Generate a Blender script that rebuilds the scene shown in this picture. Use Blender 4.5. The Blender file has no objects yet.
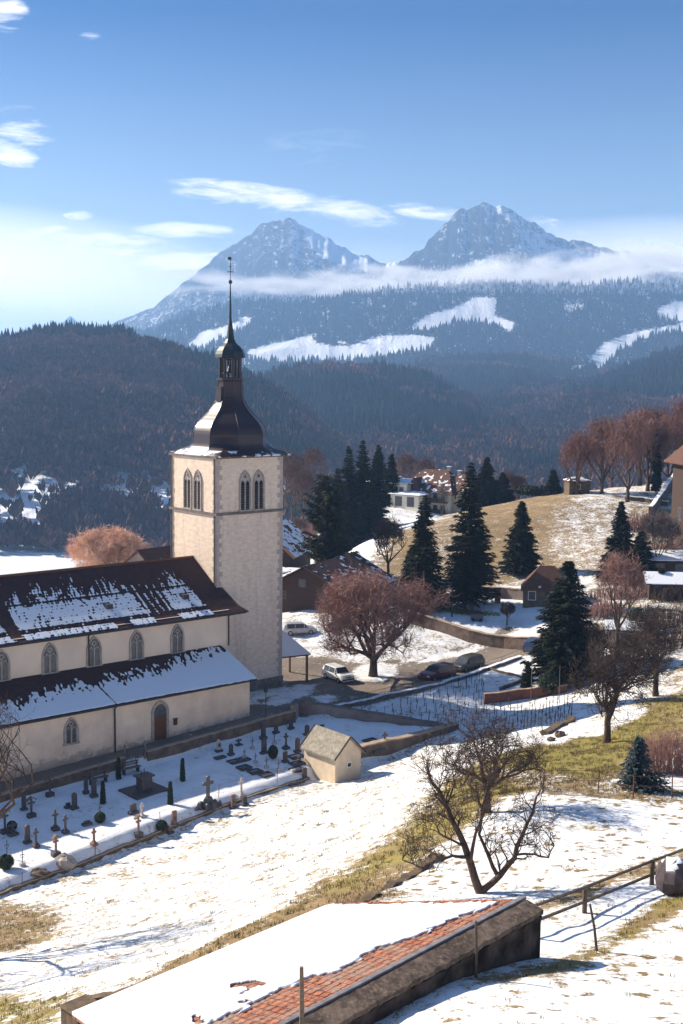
import bpy, math, random
import numpy as np
from mathutils import Vector, Matrix
R_ = math.radians
scene = bpy.context.scene
col = scene.collection

# ------------------------------------------------------------------ camera model
F = 1208.0; TH = R_(6.05); RO = R_(0.6); CZ = 30.0
FW = np.array([0, math.cos(TH), -math.sin(TH)]); U0 = np.array([0, math.sin(TH), math.cos(TH)]); X0 = np.array([1., 0, 0])
RT = math.cos(RO)*X0 + math.sin(RO)*U0; UP = -math.sin(RO)*X0 + math.cos(RO)*U0
CAM = np.array([0, 0, CZ])
def ray(px, py): return FW + RT*(px-341.5)/F - UP*(py-512)/F
def at_Y(px, py, Y):
    r = ray(px, py); return CAM + r*(Y/r[1])
def at_z(px, py, z):
    r = ray(px, py); return CAM + r*((z-CZ)/r[2])
def projv(P):
    d = P - CAM; w = d@FW; w = np.where(w < 1e-3, 1e-3, w)
    return 341.5 + F*(d@RT)/w, 512 - F*(d@UP)/w
A_ = R_(40.8)
def uvz(u, v, z=0.): return Vector((math.cos(A_)*u - math.sin(A_)*v, math.sin(A_)*u + math.cos(A_)*v, z))
def to_uv(x, y): return math.cos(A_)*x + math.sin(A_)*y, -math.sin(A_)*x + math.cos(A_)*y

# ------------------------------------------------------------------ numpy noise
def _hash(i, j, s):
    n = (i.astype(np.int64)*374761393 + j.astype(np.int64)*668265263 + s*1442695041) & 0x7fffffff
    n = ((n ^ (n >> 13))*1274126177) & 0x7fffffff
    return ((n ^ (n >> 16)) & 0xffff)/65535.0
def vnoise(x, y, s=0):
    xi = np.floor(x); yi = np.floor(y); xf = x-xi; yf = y-yi
    xf = xf*xf*(3-2*xf); yf = yf*yf*(3-2*yf)
    a = _hash(xi, yi, s); b = _hash(xi+1, yi, s); c = _hash(xi, yi+1, s); d = _hash(xi+1, yi+1, s)
    return (a*(1-xf)+b*xf)*(1-yf) + (c*(1-xf)+d*xf)*yf
def fbm(x, y, octv=4, s=0, lac=2.03, g=.5):
    t = 0.; a = 1.; n = 0.
    for o in range(octv):
        t = t + a*vnoise(x, y, s+o*17); n += a; a *= g; x = x*lac+13.7; y = y*lac+7.3
    return t/n
def ridged(x, y, octv=4, s=0):
    t = 0.; a = 1.; n = 0.
    for o in range(octv):
        t = t + a*(1-abs(2*vnoise(x, y, s+o*31)-1)); n += a; a *= .5; x = x*2.1+5.1; y = y*2.1+9.2
    return t/n
def inpoly(X, Y, poly):
    X = np.asarray(X); Y = np.asarray(Y); r = np.zeros(X.shape, bool); n = len(poly)
    for i in range(n):
        x0, y0 = poly[i][:2]; x1, y1 = poly[(i+1) % n][:2]
        if y0 == y1: continue
        c = ((y0 > Y) != (y1 > Y)) & (X < (x1-x0)*(Y-y0)/(y1-y0)+x0); r ^= c
    return r
def polydist(X, Y, pl, closed=True):
    d = np.full(np.shape(X), 1e9); n = len(pl)
    for i in range(n if closed else n-1):
        x0, y0 = pl[i][:2]; x1, y1 = pl[(i+1) % n][:2]
        dx, dy = x1-x0, y1-y0; L = dx*dx+dy*dy+1e-9
        t = np.clip(((X-x0)*dx+(Y-y0)*dy)/L, 0, 1)
        d = np.minimum(d, np.hypot(X-x0-t*dx, Y-y0-t*dy))
    return d
def sdf(X, Y, poly):
    d = polydist(X, Y, poly); return np.where(inpoly(X, Y, poly), d, -d)

# ------------------------------------------------------------------ objects
def tag(o, label=None, cat=None, group=None, kind=None):
    if label: o['label'] = label
    if cat: o['category'] = cat
    if group: o['group'] = group
    if kind: o['kind'] = kind
    elif label and cat: o['kind'] = 'thing'
    return o
def thing(name, label, cat, loc=(0, 0, 0), rz=0, group=None):
    o = bpy.data.objects.new(name, None); col.objects.link(o); o.empty_display_size = .3
    o.location = loc; o.rotation_euler = (0, 0, rz)
    return tag(o, label, cat, group)
def mesh_np(name, V, Fc, mat=None, attrs=None, smooth=False, mi=None):
    me = bpy.data.meshes.new(name); V = np.asarray(V, np.float32); Fc = np.asarray(Fc, np.int32)
    nf, k = Fc.shape
    me.vertices.add(len(V)); me.vertices.foreach_set('co', V.ravel())
    me.loops.add(nf*k); me.loops.foreach_set('vertex_index', Fc.ravel())
    me.polygons.add(nf); me.polygons.foreach_set('loop_start', np.arange(nf, dtype=np.int32)*k)
    me.polygons.foreach_set('loop_total', np.full(nf, k, np.int32))
    if mi is not None: me.polygons.foreach_set('material_index', np.asarray(mi, np.int32))
    me.update(calc_edges=True)
    me.polygons.foreach_set('use_smooth', np.full(nf, smooth, bool))
    for m in (mat if isinstance(mat, (list, tuple)) else [mat]):
        if m: me.materials.append(m)
    for k2, a in (attrs or {}).items():
        at = me.attributes.new(k2, 'FLOAT', 'POINT'); at.data.foreach_set('value', np.asarray(a, np.float32).ravel())
    return me
def obj(name, me, parent=None, loc=None):
    o = bpy.data.objects.new(name, me); col.objects.link(o)
    if parent: o.parent = parent
    if loc is not None: o.location = loc
    return o
class MB:
    def __init__(s): s.v = []; s.f = []; s.m = []; s.mi = 0
    def box(s, c, size, rz=0, M=None, taper=1.0):
        hx, hy, hz = size[0]/2, size[1]/2, size[2]/2; n = len(s.v)
        ca, sa = math.cos(rz), math.sin(rz)
        for z in (-1, 1):
            k = taper if z > 0 else 1
            for x, y in ((-1, -1), (1, -1), (1, 1), (-1, 1)):
                px, py = x*hx*k, y*hy*k
                p = Vector((c[0]+px*ca-py*sa, c[1]+px*sa+py*ca, c[2]+z*hz))
                s.v.append(M @ p if M else p)
        for q in ((0, 3, 2, 1), (4, 5, 6, 7), (0, 1, 5, 4), (1, 2, 6, 5), (2, 3, 7, 6), (3, 0, 4, 7)):
            s.f.append([n+i for i in q]); s.m.append(s.mi)
        return s
    def b(s, x0, x1, y0, y1, z0, z1): return s.box(((x0+x1)/2, (y0+y1)/2, (z0+z1)/2), (abs(x1-x0), abs(y1-y0), abs(z1-z0)))
    def face(s, pts):
        n = len(s.v); s.v += [Vector(p) for p in pts]; s.f.append(list(range(n, n+len(pts)))); s.m.append(s.mi); return s
    def prism(s, poly, axis, a0, a1):
        # poly: 2D points; axis: 'x','y','z' extrusion from a0 to a1
        def P(p, a): return {'x': (a, p[0], p[1]), 'y': (p[0], a, p[1]), 'z': (p[0], p[1], a)}[axis]
        n = len(s.v); k = len(poly)
        s.v += [Vector(P(p, a0)) for p in poly] + [Vector(P(p, a1)) for p in poly]
        s.f.append([n+i for i in range(k)][::-1]); s.f.append([n+k+i for i in range(k)]); s.m += [s.mi]*2
        for i in range(k):
            j = (i+1) % k; s.f.append([n+i, n+j, n+k+j, n+k+i]); s.m.append(s.mi)
        return s
    def tube(s, pts, rad, n=6, cap=True):
        pts = [Vector(p) for p in pts]; base = len(s.v); k = len(pts)
        if not isinstance(rad, (list, tuple)): rad = [rad]*k
        ref = None
        for i, p in enumerate(pts):
            d = (pts[min(i+1, k-1)]-pts[max(i-1, 0)])
            if d.length < 1e-6: d = Vector((0, 0, 1))
            d.normalize()
            if ref is None: ref = d.orthogonal().normalized()
            else:
                ref = ref - d*ref.dot(d)
                if ref.length < 1e-4: ref = d.orthogonal()
                ref.normalize()
            bi = d.cross(ref)
            for j in range(n):
                a = 2*math.pi*j/n; s.v.append(p + (ref*math.cos(a)+bi*math.sin(a))*rad[i])
        for i in range(k-1):
            for j in range(n):
                j2 = (j+1) % n
                s.f.append([base+i*n+j, base+i*n+j2, base+(i+1)*n+j2, base+(i+1)*n+j]); s.m.append(s.mi)
        if cap:
            s.f.append([base+j for j in range(n)][::-1]); s.f.append([base+(k-1)*n+j for j in range(n)]); s.m += [s.mi]*2
        return s
    def lathe(s, prof, n=16, c=(0, 0), a0=0., sq=None):
        base = len(s.v); k = len(prof)
        for i, (r, z) in enumerate(prof):
            for j in range(n):
                a = a0+2*math.pi*j/n; s.v.append(Vector((c[0]+r*math.cos(a), c[1]+r*math.sin(a), z)))
        for i in range(k-1):
            for j in range(n):
                j2 = (j+1) % n
                s.f.append([base+i*n+j, base+i*n+j2, base+(i+1)*n+j2, base+(i+1)*n+j]); s.m.append(s.mi)
        s.f.append([base+j for j in range(n)][::-1]); s.f.append([base+(k-1)*n+j for j in range(n)]); s.m += [s.mi]*2
        return s
    def mesh(s, name, mat, smooth=False, bevel=0):
        me = bpy.data.meshes.new(name); me.from_pydata([tuple(v) for v in s.v], [], s.f); me.update()
        for m in (mat if isinstance(mat, (list, tuple)) else [mat]): me.materials.append(m)
        if any(s.m): me.polygons.foreach_set('material_index', s.m)
        me.polygons.foreach_set('use_smooth', [smooth]*len(s.f))
        return me
    def build(s, name, mat, parent=None, smooth=False, bevel=0, loc=None):
        o = obj(name, s.mesh(name, mat, smooth), parent, loc)
        if bevel:
            m = o.modifiers.new('bevel', 'BEVEL'); m.width = bevel; m.segments = 1; m.limit_method = 'ANGLE'; m.angle_limit = R_(50)
        return o
def children(o): return [c for c in KIDS.get(o.name, [])]
def dup(root, loc, rz=0, sc=None, label=None, group=None, tilt=None):
    r = root.copy(); col.objects.link(r); r.location = loc; r.rotation_euler = (tilt[0] if tilt else 0, tilt[1] if tilt else 0, rz)
    if sc: r.scale = (sc,)*3 if not isinstance(sc, (tuple, list)) else sc
    if label: r['label'] = label
    if group: r['group'] = group
    for ch in list(root.children):
        c = ch.copy(); col.objects.link(c); c.parent = r
        for g in list(ch.children):
            d = g.copy(); col.objects.link(d); d.parent = c
    return r

# ------------------------------------------------------------------ materials
class NT:
    def __init__(s, name):
        s.m = bpy.data.materials.new(name); s.m.use_nodes = True; s.t = s.m.node_tree; s.t.nodes.clear()
        s.out = s.n('ShaderNodeOutputMaterial'); s.bs = s.n('ShaderNodeBsdfPrincipled'); s.l(s.bs.outputs[0], s.out.inputs[0])
        s.geo = None
    def n(s, t, **kw):
        x = s.t.nodes.new(t)
        for k, v in kw.items(): setattr(x, k, v)
        return x
    def l(s, a, b): s.t.links.new(a, b)
    def put(s, sock, v):
        if hasattr(v, 'is_linked') or hasattr(v, 'links'): s.l(v, sock)
        elif isinstance(v, (tuple, list)) and sock.type == 'RGBA': sock.default_value = tuple(v)+((1,) if len(v) == 3 else ())
        else: sock.default_value = v
    def pos(s):
        if not s.geo: s.geo = s.n('ShaderNodeNewGeometry')
        return s.geo.outputs['Position']
    def objco(s): return s.n('ShaderNodeTexCoord').outputs['Object']
    def noise(s, vec, scale, detail=4, rough=.55, dist=0):
        x = s.n('ShaderNodeTexNoise'); s.l(vec, x.inputs['Vector']); x.inputs['Scale'].default_value = scale
        x.inputs['Detail'].default_value = detail; x.inputs['Roughness'].default_value = rough; x.inputs['Distortion'].default_value = dist
        return x.outputs[0]
    def mapping(s, vec, scale=(1, 1, 1), rot=(0, 0, 0)):
        x = s.n('ShaderNodeMapping'); s.l(vec, x.inputs[0]); x.inputs['Scale'].default_value = scale; x.inputs['Rotation'].default_value = rot
        return x.outputs[0]
    def math(s, op, a, b=0.5, c=None, clamp=False):
        x = s.n('ShaderNodeMath', operation=op, use_clamp=clamp); s.put(x.inputs[0], a); s.put(x.inputs[1], b)
        if c is not None: s.put(x.inputs[2], c)
        return x.outputs[0]
    def ramp(s, v, lo, hi, a=0., b=1.):
        x = s.n('ShaderNodeMapRange'); s.put(x.inputs[0], v)
        for i, q in enumerate((lo, hi, a, b)): s.put(x.inputs[i+1], q)
        return x.outputs[0]
    def mix(s, f, a, b, mode='MIX'):
        x = s.n('ShaderNodeMix', data_type='RGBA', blend_type=mode); s.put(x.inputs['Factor'], f)
        s.put(x.inputs[6], a); s.put(x.inputs[7], b); return x.outputs[2]
    def attr(s, name): return s.n('ShaderNodeAttribute', attribute_name=name).outputs['Fac']
    def bump(s, h, st=.3, d=.05):
        x = s.n('ShaderNodeBump'); x.inputs['Strength'].default_value = st; x.inputs['Distance'].default_value = d
        s.l(h, x.inputs['Height']); s.l(x.outputs[0], s.bs.inputs['Normal']); return x
    def base(s, c, rough=.9, spec=.2):
        s.put(s.bs.inputs['Base Color'], c); s.put(s.bs.inputs['Roughness'], rough); s.bs.inputs['Specular IOR Level'].default_value = spec
        return s
def mat2(name, a, b, scale=2., rough=.85, bump=.25, bd=.02, lo=.35, hi=.65, stretch=None, spec=.2, metal=0, world=False, detail=5):
    t = NT(name); v = t.pos() if world else t.objco()
    if stretch: v = t.mapping(v, stretch)
    n = t.noise(v, scale, detail); t.base(t.mix(t.ramp(n, lo, hi), a, b), rough, spec); t.bs.inputs['Metallic'].default_value = metal
    if bump: t.bump(n, bump, bd)
    return t.m
SNOW_C = (.74, .76, .80)
# ------------------------------------------------------------------ near terrain height
CP = []
for px, py, D in [
    (0,1024,42),(0,960,55),(60,1012,38.5),(150,1060,33),(340,1060,27.5),(250,990,34),(430,905,41),(200,945,45),(350,900,45),
    (425,990,30.0),(470,972,31.4),(370,1012,29.2),(520,960,33.2),(330,1028,28.2),(548,957,34.7),(575,955,34.7),(683,1024,28),(600,951,34.5),(683,930,37),(683,880,43),(630,895,42),(560,925,39),
    (480,895,45),(683,800,60),(600,800,60),(500,792,61),(440,850,52),(580,850,50),(683,850,49),
    (400,830,64),(250,900,56),(100,930,60),(0,925,66),(150,880,72),(300,850,72),(250,830,83),(350,790,85),(420,770,88),
    (0,900,74),(85,865,80),(170,830,86.5),(310,783,97),(400,757,103.5),(455,735,108),
    (560,745,83),(607,744,85),(655,696,100),(683,700,100),(480,745,98),(640,760,72),(683,770,68),(540,720,100),
    (430,736,106.5),(452,732,108.2),(450,690,117),(560,692,116),(560,727,101),(500,731,104),
    (338,680,124),(300,665,130),(430,680,124),(470,665,130),(520,645,138),(600,660,118),(640,650,122),
    (390,640,140),(340,640,140),(560,620,140),(620,625,135),(683,650,118),
    (540,600,152),(450,609,149),(500,580,165),(620,575,160),(683,600,145),
    (300,605,160),(350,565,180),(320,570,178),(400,524,232),(370,503,262),(430,522,238),(490,506,236),(410,508,255),(440,514,255),(465,514,250),(395,506,262),(350,545,200),
    (460,560,178),(520,540,188),(600,540,182),(560,500,208),(520,508,212),(600,490,222),(640,488,222),(683,480,222),(683,540,178),(650,520,196)]:
    p = at_Y(px, py, D); CP.append((p[0], p[1], p[2]))
for u, v, z in [(66,94,-.4),(74,94,-.9),(76,103,-.8),(60,90,-.2),(45,90,-1),(30,90,-1.8),(60,105,-.5),(40,105,-2),(80,92,-.9),(64,84,-.2),(50,84,-.9),(40,84,-1.3),(30,82,-1.8),(84,88,-.6)]:
    p = uvz(u, v, z); CP.append(tuple(p))
CP += [(-45,150,-5),(-25,165,-4),(-30,200,-14),(-60,200,-26),(-100,150,-30),(-100,80,-16),(-60,90,-6),(-60,60,-1),(-60,35,6),(-150,200,-45),(-80,10,8),
       (0,200,0),(0,230,-4),(-10,300,-30),(20,330,-25),(60,300,-8),(100,290,-12),(50,270,2),(120,240,6),(150,200,12),(160,130,14),(90,140,9),(70,100,6.5),(60,70,9.5),(70,45,13),(120,60,14),
       (0,20,18.5),(0,10,21),(0,0,23.5),(20,15,20),(-25,20,15),(-40,0,16),(50,10,20),(0,-60,27),(80,-60,27),(-80,-60,20),(0,400,-58),(120,400,-55),(-120,400,-60),(-200,300,-58),(220,400,-55),(250,250,-5),(250,100,18)]
CP = np.array(CP)
def _tps_fit(P, z, lam=.3):
    n = len(P); S = 50.
    q = P/S; d = np.hypot(q[:, None, 0]-q[None, :, 0], q[:, None, 1]-q[None, :, 1])
    K = np.where(d > 0, d*d*np.log(d+1e-12), 0) + lam*np.eye(n)*.02
    Pm = np.c_[np.ones(n), q]; A = np.zeros((n+3, n+3)); A[:n, :n] = K; A[:n, n:] = Pm; A[n:, :n] = Pm.T
    w = np.linalg.solve(A, np.r_[z, 0, 0, 0]); return q, w, S
_Q, _W, _S = _tps_fit(CP[:, :2], CP[:, 2])
def tps(X, Y):
    X = np.asarray(X, float); Y = np.asarray(Y, float); sh = X.shape; x = X.ravel()/_S; y = Y.ravel()/_S
    out = np.empty(x.size)
    for i in range(0, x.size, 20000):
        a = x[i:i+20000]; b = y[i:i+20000]
        d = np.hypot(a[:, None]-_Q[None, :, 0], b[:, None]-_Q[None, :, 1]); k = np.where(d > 0, d*d*np.log(d+1e-12), 0)
        out[i:i+20000] = k@_W[:-3] + _W[-3] + _W[-2]*a + _W[-1]*b
    return out.reshape(sh)
def UV(X, Y): return math.cos(A_)*X + math.sin(A_)*Y, -math.sin(A_)*X + math.cos(A_)*Y
# churchyard outline (u,v): path wall side at v~84.2, lower wall at v~71..75.5, retaining wall on the right
YARD = [tuple(uvz(u, v))[:2] for u, v in [(5,84.2),(67.2,84.2),(69.3,86.6),(79.0,75.4),(62.4,75.1),(55,74.2),(48.,73.4),(33.3,71.0),(18,66),(5,60)]]
def yard_z(X, Y):
    u, v = UV(X, Y); p = np.interp(u, [0, 20, 39.6, 50, 64, 80], [-4.2, -2.6, -1.25, -.85, -.1, -.1])
    up_ = p - .75; lo_ = np.interp(u, [0, 33, 48, 62, 80], [-4, -2.3, -1.9, -1.8, -1.4])
    vl = np.interp(u, [5, 18, 33.3, 48, 55, 62.4, 79], [60, 66, 71.0, 73.4, 74.2, 75.1, 75.4])
    return lo_ + (up_-lo_)*np.clip((v-vl)/(84.2-vl), 0, 1)
def H(X, Y):
    X = np.asarray(X, float); Y = np.asarray(Y, float)
    z = tps(X, Y)
    far = np.clip((np.hypot(X, Y)-330)/120, 0, 1); far = far*far*(3-2*far)
    z = z*(1-far) + (-60.)*far
    u, v = UV(X, Y)
    # level ground by the church (path and street)
    p = np.interp(u, [0, 20, 39.6, 50, 64, 80], [-4.2, -2.6, -1.25, -.85, -.2, -.9])
    wch = np.clip((v-83.6)/.6, 0, 1)*np.clip((100-v)/8, 0, 1)*np.clip((86-u)/14, 0, 1)*np.clip((u-5)/10, 0, 1)
    z = z*(1-wch) + p*wch
    s = sdf(X, Y, YARD)
    w = np.clip((s+.1)/.35, 0, 1); z = z*(1-w) + yard_z(X, Y)*w
    near = np.clip((330-np.hypot(X, Y))/60, 0, 1)
    z = z + near*((fbm(X*.25, Y*.25, 3, 5)-.5)*.5*np.clip((np.hypot(X, Y)-20)/30, 0, 1)*(1-w)*(1-wch) + (fbm(X*1.3, Y*1.3, 2, 9)-.5)*.10)
    return z
def ground(px, py, tmax=420):
    r = ray(px, py); t = np.linspace(18, tmax, 3200); P = CAM[None, :] + r[None, :]*t[:, None]
    g = P[:, 2]-H(P[:, 0], P[:, 1]); k = np.argmax(g < 0)
    if g[k] >= 0: return Vector(at_Y(px, py, tmax))
    a = g[k-1]/(g[k-1]-g[k]); q = P[k-1]+(P[k]-P[k-1])*a
    return Vector(q)
def hz(x, y): return float(H(np.array([x]), np.array([y]))[0])
def on(x, y, dz=0): return Vector((x, y, hz(x, y)+dz))
# ------------------------------------------------------------------ ground masks (world regions)
def G(pl): return [tuple(ground(x, y))[:2] for x, y in pl]
STREET = G([(252,722),(264,694),(279,656),(330,659),(366,664),(430,655),(474,643),(505,626),(548,628),(546,648),(520,657),(480,668),(440,685),(330,709),(292,714)])
PATH = [tuple(uvz(u, v))[:2] for u, v in [(2,84.55),(67.0,84.55),(69,87),(69,90),(64.6,90),(64.2,86.9),(2,86.9)]]
def regions():
    L = []
    def r(px, c=None, g=None, w=1.0): L.append((G(px), c, g, w))
    # (polygon, snow cover, greenness, soft edge in metres)
    r([(-60,1060),(-60,900),(60,890),(170,828),(310,780),(455,733),(520,738),(600,700),(760,640),(760,1100)], .72, .35, 2)
    r([(-60,900),(0,896),(40,905),(62,918),(48,938),(20,950),(-60,955)], .33, .25, 1.5)
    r([(-60,1000),(0,997),(75,992),(60,1012),(40,1060),(-60,1060)], .36, .7, 1.0)
    r([(330,880),(385,842),(440,800),(478,768),(530,745),(566,746),(600,722),(640,705),(700,684),(700,722),(655,755),(626,775),(590,785),(545,796),(500,800),(450,842),(400,868),(350,898),(290,925),(230,955),(200,960)], .17, .62, 2.5)
    r([(440,795),(500,755),(560,745),(600,735),(640,715),(640,745),(560,775),(500,790)], .08, .85, 3)
    r([(575,738),(560,728),(580,715),(640,706),(650,712),(610,735)], .72, .5, .8)
    r([(300,905),(250,925),(200,950),(120,990),(75,1003),(82,1012),(140,996),(200,975),(350,915),(440,868),(520,812),(500,800),(440,850),(370,885)], .18, .15, .8)
    r([(385,893),(440,850),(500,798),(560,790),(700,797),(700,845),(560,890),(480,900)], .84, .35, .8)
    r([(480,768),(545,796),(700,802),(700,790),(600,782)], .45, .1, .6)
    r([(540,905),(700,845),(700,862),(600,895),(545,915)], .30, .1, .4)
    r([(548,908),(620,880),(700,868),(700,885),(600,930),(552,960)], .80, .2, .6)
    r([(548,965),(600,945),(650,905),(700,882),(700,898),(655,925),(610,955),(560,975),(470,985)], .24, .55, .5)
    r([(300,1060),(440,1000),(560,975),(640,935),(700,905),(700,1100)], .84, .3, .8)
    # vineyard, street surroundings, park
    r([(325,706),(440,684),(520,655),(600,670),(600,700),(560,745),(455,733),(330,716)], .80, .3, 1)
    r([(240,730),(262,690),(279,650),(400,632),(500,615),(560,620),(560,645),(470,670),(330,710)], .70, .1, 1)
    r([(405,612),(440,600),(470,590),(530,585),(560,600),(580,640),(545,642),(480,635)], .95, .5, 1.5)
    r([(440,609),(470,609),(500,613),(500,616),(450,613)], .2, .9, .8)
    r([(560,640),(590,650),(640,690),(700,680),(700,560),(640,575),(600,570),(585,590)], .55, .15, 2.5)
    r([(560,655),(600,700),(640,690),(600,650)], .55, .1, 2)
    r([(520,655),(600,645),(640,690),(600,712),(555,690)], .74, .1, 2)
    # grassy hill
    r([(395,545),(440,500),(490,497),(560,480),(600,478),(700,470),(700,560),(640,575),(590,572),(540,575),(490,590),(430,590)], .42, .12, 4)
    r([(545,492),(600,480),(660,478),(665,505),(600,510),(575,500)], .62, .1, 4)
    r([(560,505),(640,510),(640,560),(580,565),(545,545)], .54, .1, 4)
    r([(460,500),(545,485),(560,500),(540,545),(500,580),(470,590)], .26, .2, 4)
    r([(345,560),(360,520),(385,490),(425,490),(440,505),(440,520),(400,530),(375,570)], .80, .1, 4)
    r([(360,590),(385,540),(430,520),(440,545),(440,580)], .30, .1, 4)
    r([(260,620),(262,570),(300,560),(345,570),(380,600),(400,625),(330,645),(280,645)], .72, .1, 2)
    return L
REG = regions()
def masks(X, Y):
    c = np.full(X.shape, .72); g = np.full(X.shape, .4)
    for poly, cc, gg, w in REG:
        s = sdf(X, Y, poly); k = np.clip(s/w*.5+.5, 0, 1); k = k*k*(3-2*k)
        if cc is not None: c = c*(1-k)+cc*k
        if gg is not None: g = g*(1-k)+gg*k
    s = sdf(X, Y, YARD); k = np.clip(s/.6+.5, 0, 1); c = c*(1-k)+.93*k
    return c, g
# ------------------------------------------------------------------ ground material
def ground_mat():
    t = NT('ground'); p = t.pos()
    c = t.attr('snow'); g = t.attr('green'); a = t.attr('asphalt')
    n1 = t.noise(p, .55, 6, .62); n2 = t.noise(p, 3.3, 5, .6); n3 = t.noise(p, 14, 3, .6)
    nn = t.math('ADD', t.math('MULTIPLY', n1, .33), t.math('ADD', t.math('MULTIPLY', n2, .40), t.math('MULTIPLY', n3, .27)))
    nw = t.ramp(nn, .36, .64)                       # widened to 0..1
    vo = t.n('ShaderNodeTexVoronoi'); vo.inputs['Scale'].default_value = 1.55; vo.inputs['Randomness'].default_value = 1.
    vd = t.n('ShaderNodeVectorMath', operation='ADD'); t.l(p, vd.inputs[0]); nv = t.n('ShaderNodeTexNoise'); t.l(p, nv.inputs[0]); nv.inputs['Scale'].default_value = 2.5
    sc1 = t.n('ShaderNodeVectorMath', operation='SCALE'); t.l(nv.outputs['Color'], sc1.inputs[0]); sc1.inputs['Scale'].default_value = .7; t.l(sc1.outputs[0], vd.inputs[1]); t.l(vd.outputs[0], vo.inputs['Vector'])
    sr = t.n('ShaderNodeSeparateColor'); t.l(vo.outputs['Color'], sr.inputs[0])
    cl_ = t.math('MULTIPLY', t.ramp(vo.outputs['Distance'], .48, .18), t.ramp(sr.outputs[0], .35, .5))
    nw = t.math('ADD', nw, t.math('MULTIPLY', cl_, t.attr('clump')))
    s = t.math('SUBTRACT', c, nw); sn = t.ramp(s, -.035, .05)
    grass = t.mix(t.ramp(t.noise(p, .35, 5, .7), .35, .62), (.36, .25, .125), (.22, .15, .075))
    green = t.mix(t.ramp(t.noise(p, .8, 5, .7), .35, .65), (.21, .20, .04), (.36, .27, .08))
    gg = t.ramp(t.math('ADD', g, t.math('MULTIPLY', t.math('SUBTRACT', t.noise(p, .4, 4, .6), .5), 1.4)), .3, .75)
    veg = t.mix(gg, grass, green)
    veg = t.mix(t.ramp(t.noise(p, 9, 4, .7), .3, .7), veg, t.mix(.5, veg, (.06, .04, .02)))
    asp = t.mix(t.ramp(t.noise(p, .5, 5), .35, .65), (.19, .15, .12), (.27, .215, .17))
    asp = t.mix(t.ramp(t.noise(p, 12, 3), .3, .7), asp, (.15, .12, .10))
    af = t.ramp(t.math('ADD', a, t.math('MULTIPLY', t.math('SUBTRACT', n2, .5), .8)), .4, .6)
    veg = t.mix(af, veg, asp)
    sc_ = t.mix(t.ramp(n1, .35, .65), (.75, .76, .785), (.66, .665, .68))
    dirty = t.mix(t.ramp(s, .0, .24), (.46, .41, .33), sc_)
    t.base(t.mix(sn, veg, dirty), .8, .15)
    hgt = t.math('ADD', t.math('MULTIPLY', sn, .7), t.math('MULTIPLY', n2, .8))
    hgt = t.math('ADD', hgt, t.math('MULTIPLY', t.math('MULTIPLY', n3, t.math('SUBTRACT', 1.2, sn)), .5))
    t.bump(hgt, .42, .07)
    return t.m
M_GROUND = ground_mat()
def axis(lo, hi, d, far_lo, far_hi, grow=1.09):
    a = list(np.arange(lo, hi+1e-6, d)); s = d; x = lo; L = []
    while x > far_lo: s *= grow; x -= s; L.append(x)
    s = d; x = a[-1]; Rr = []
    while x < far_hi: s *= grow; x += s; Rr.append(x)
    return np.array(L[::-1]+a+Rr)
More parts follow.
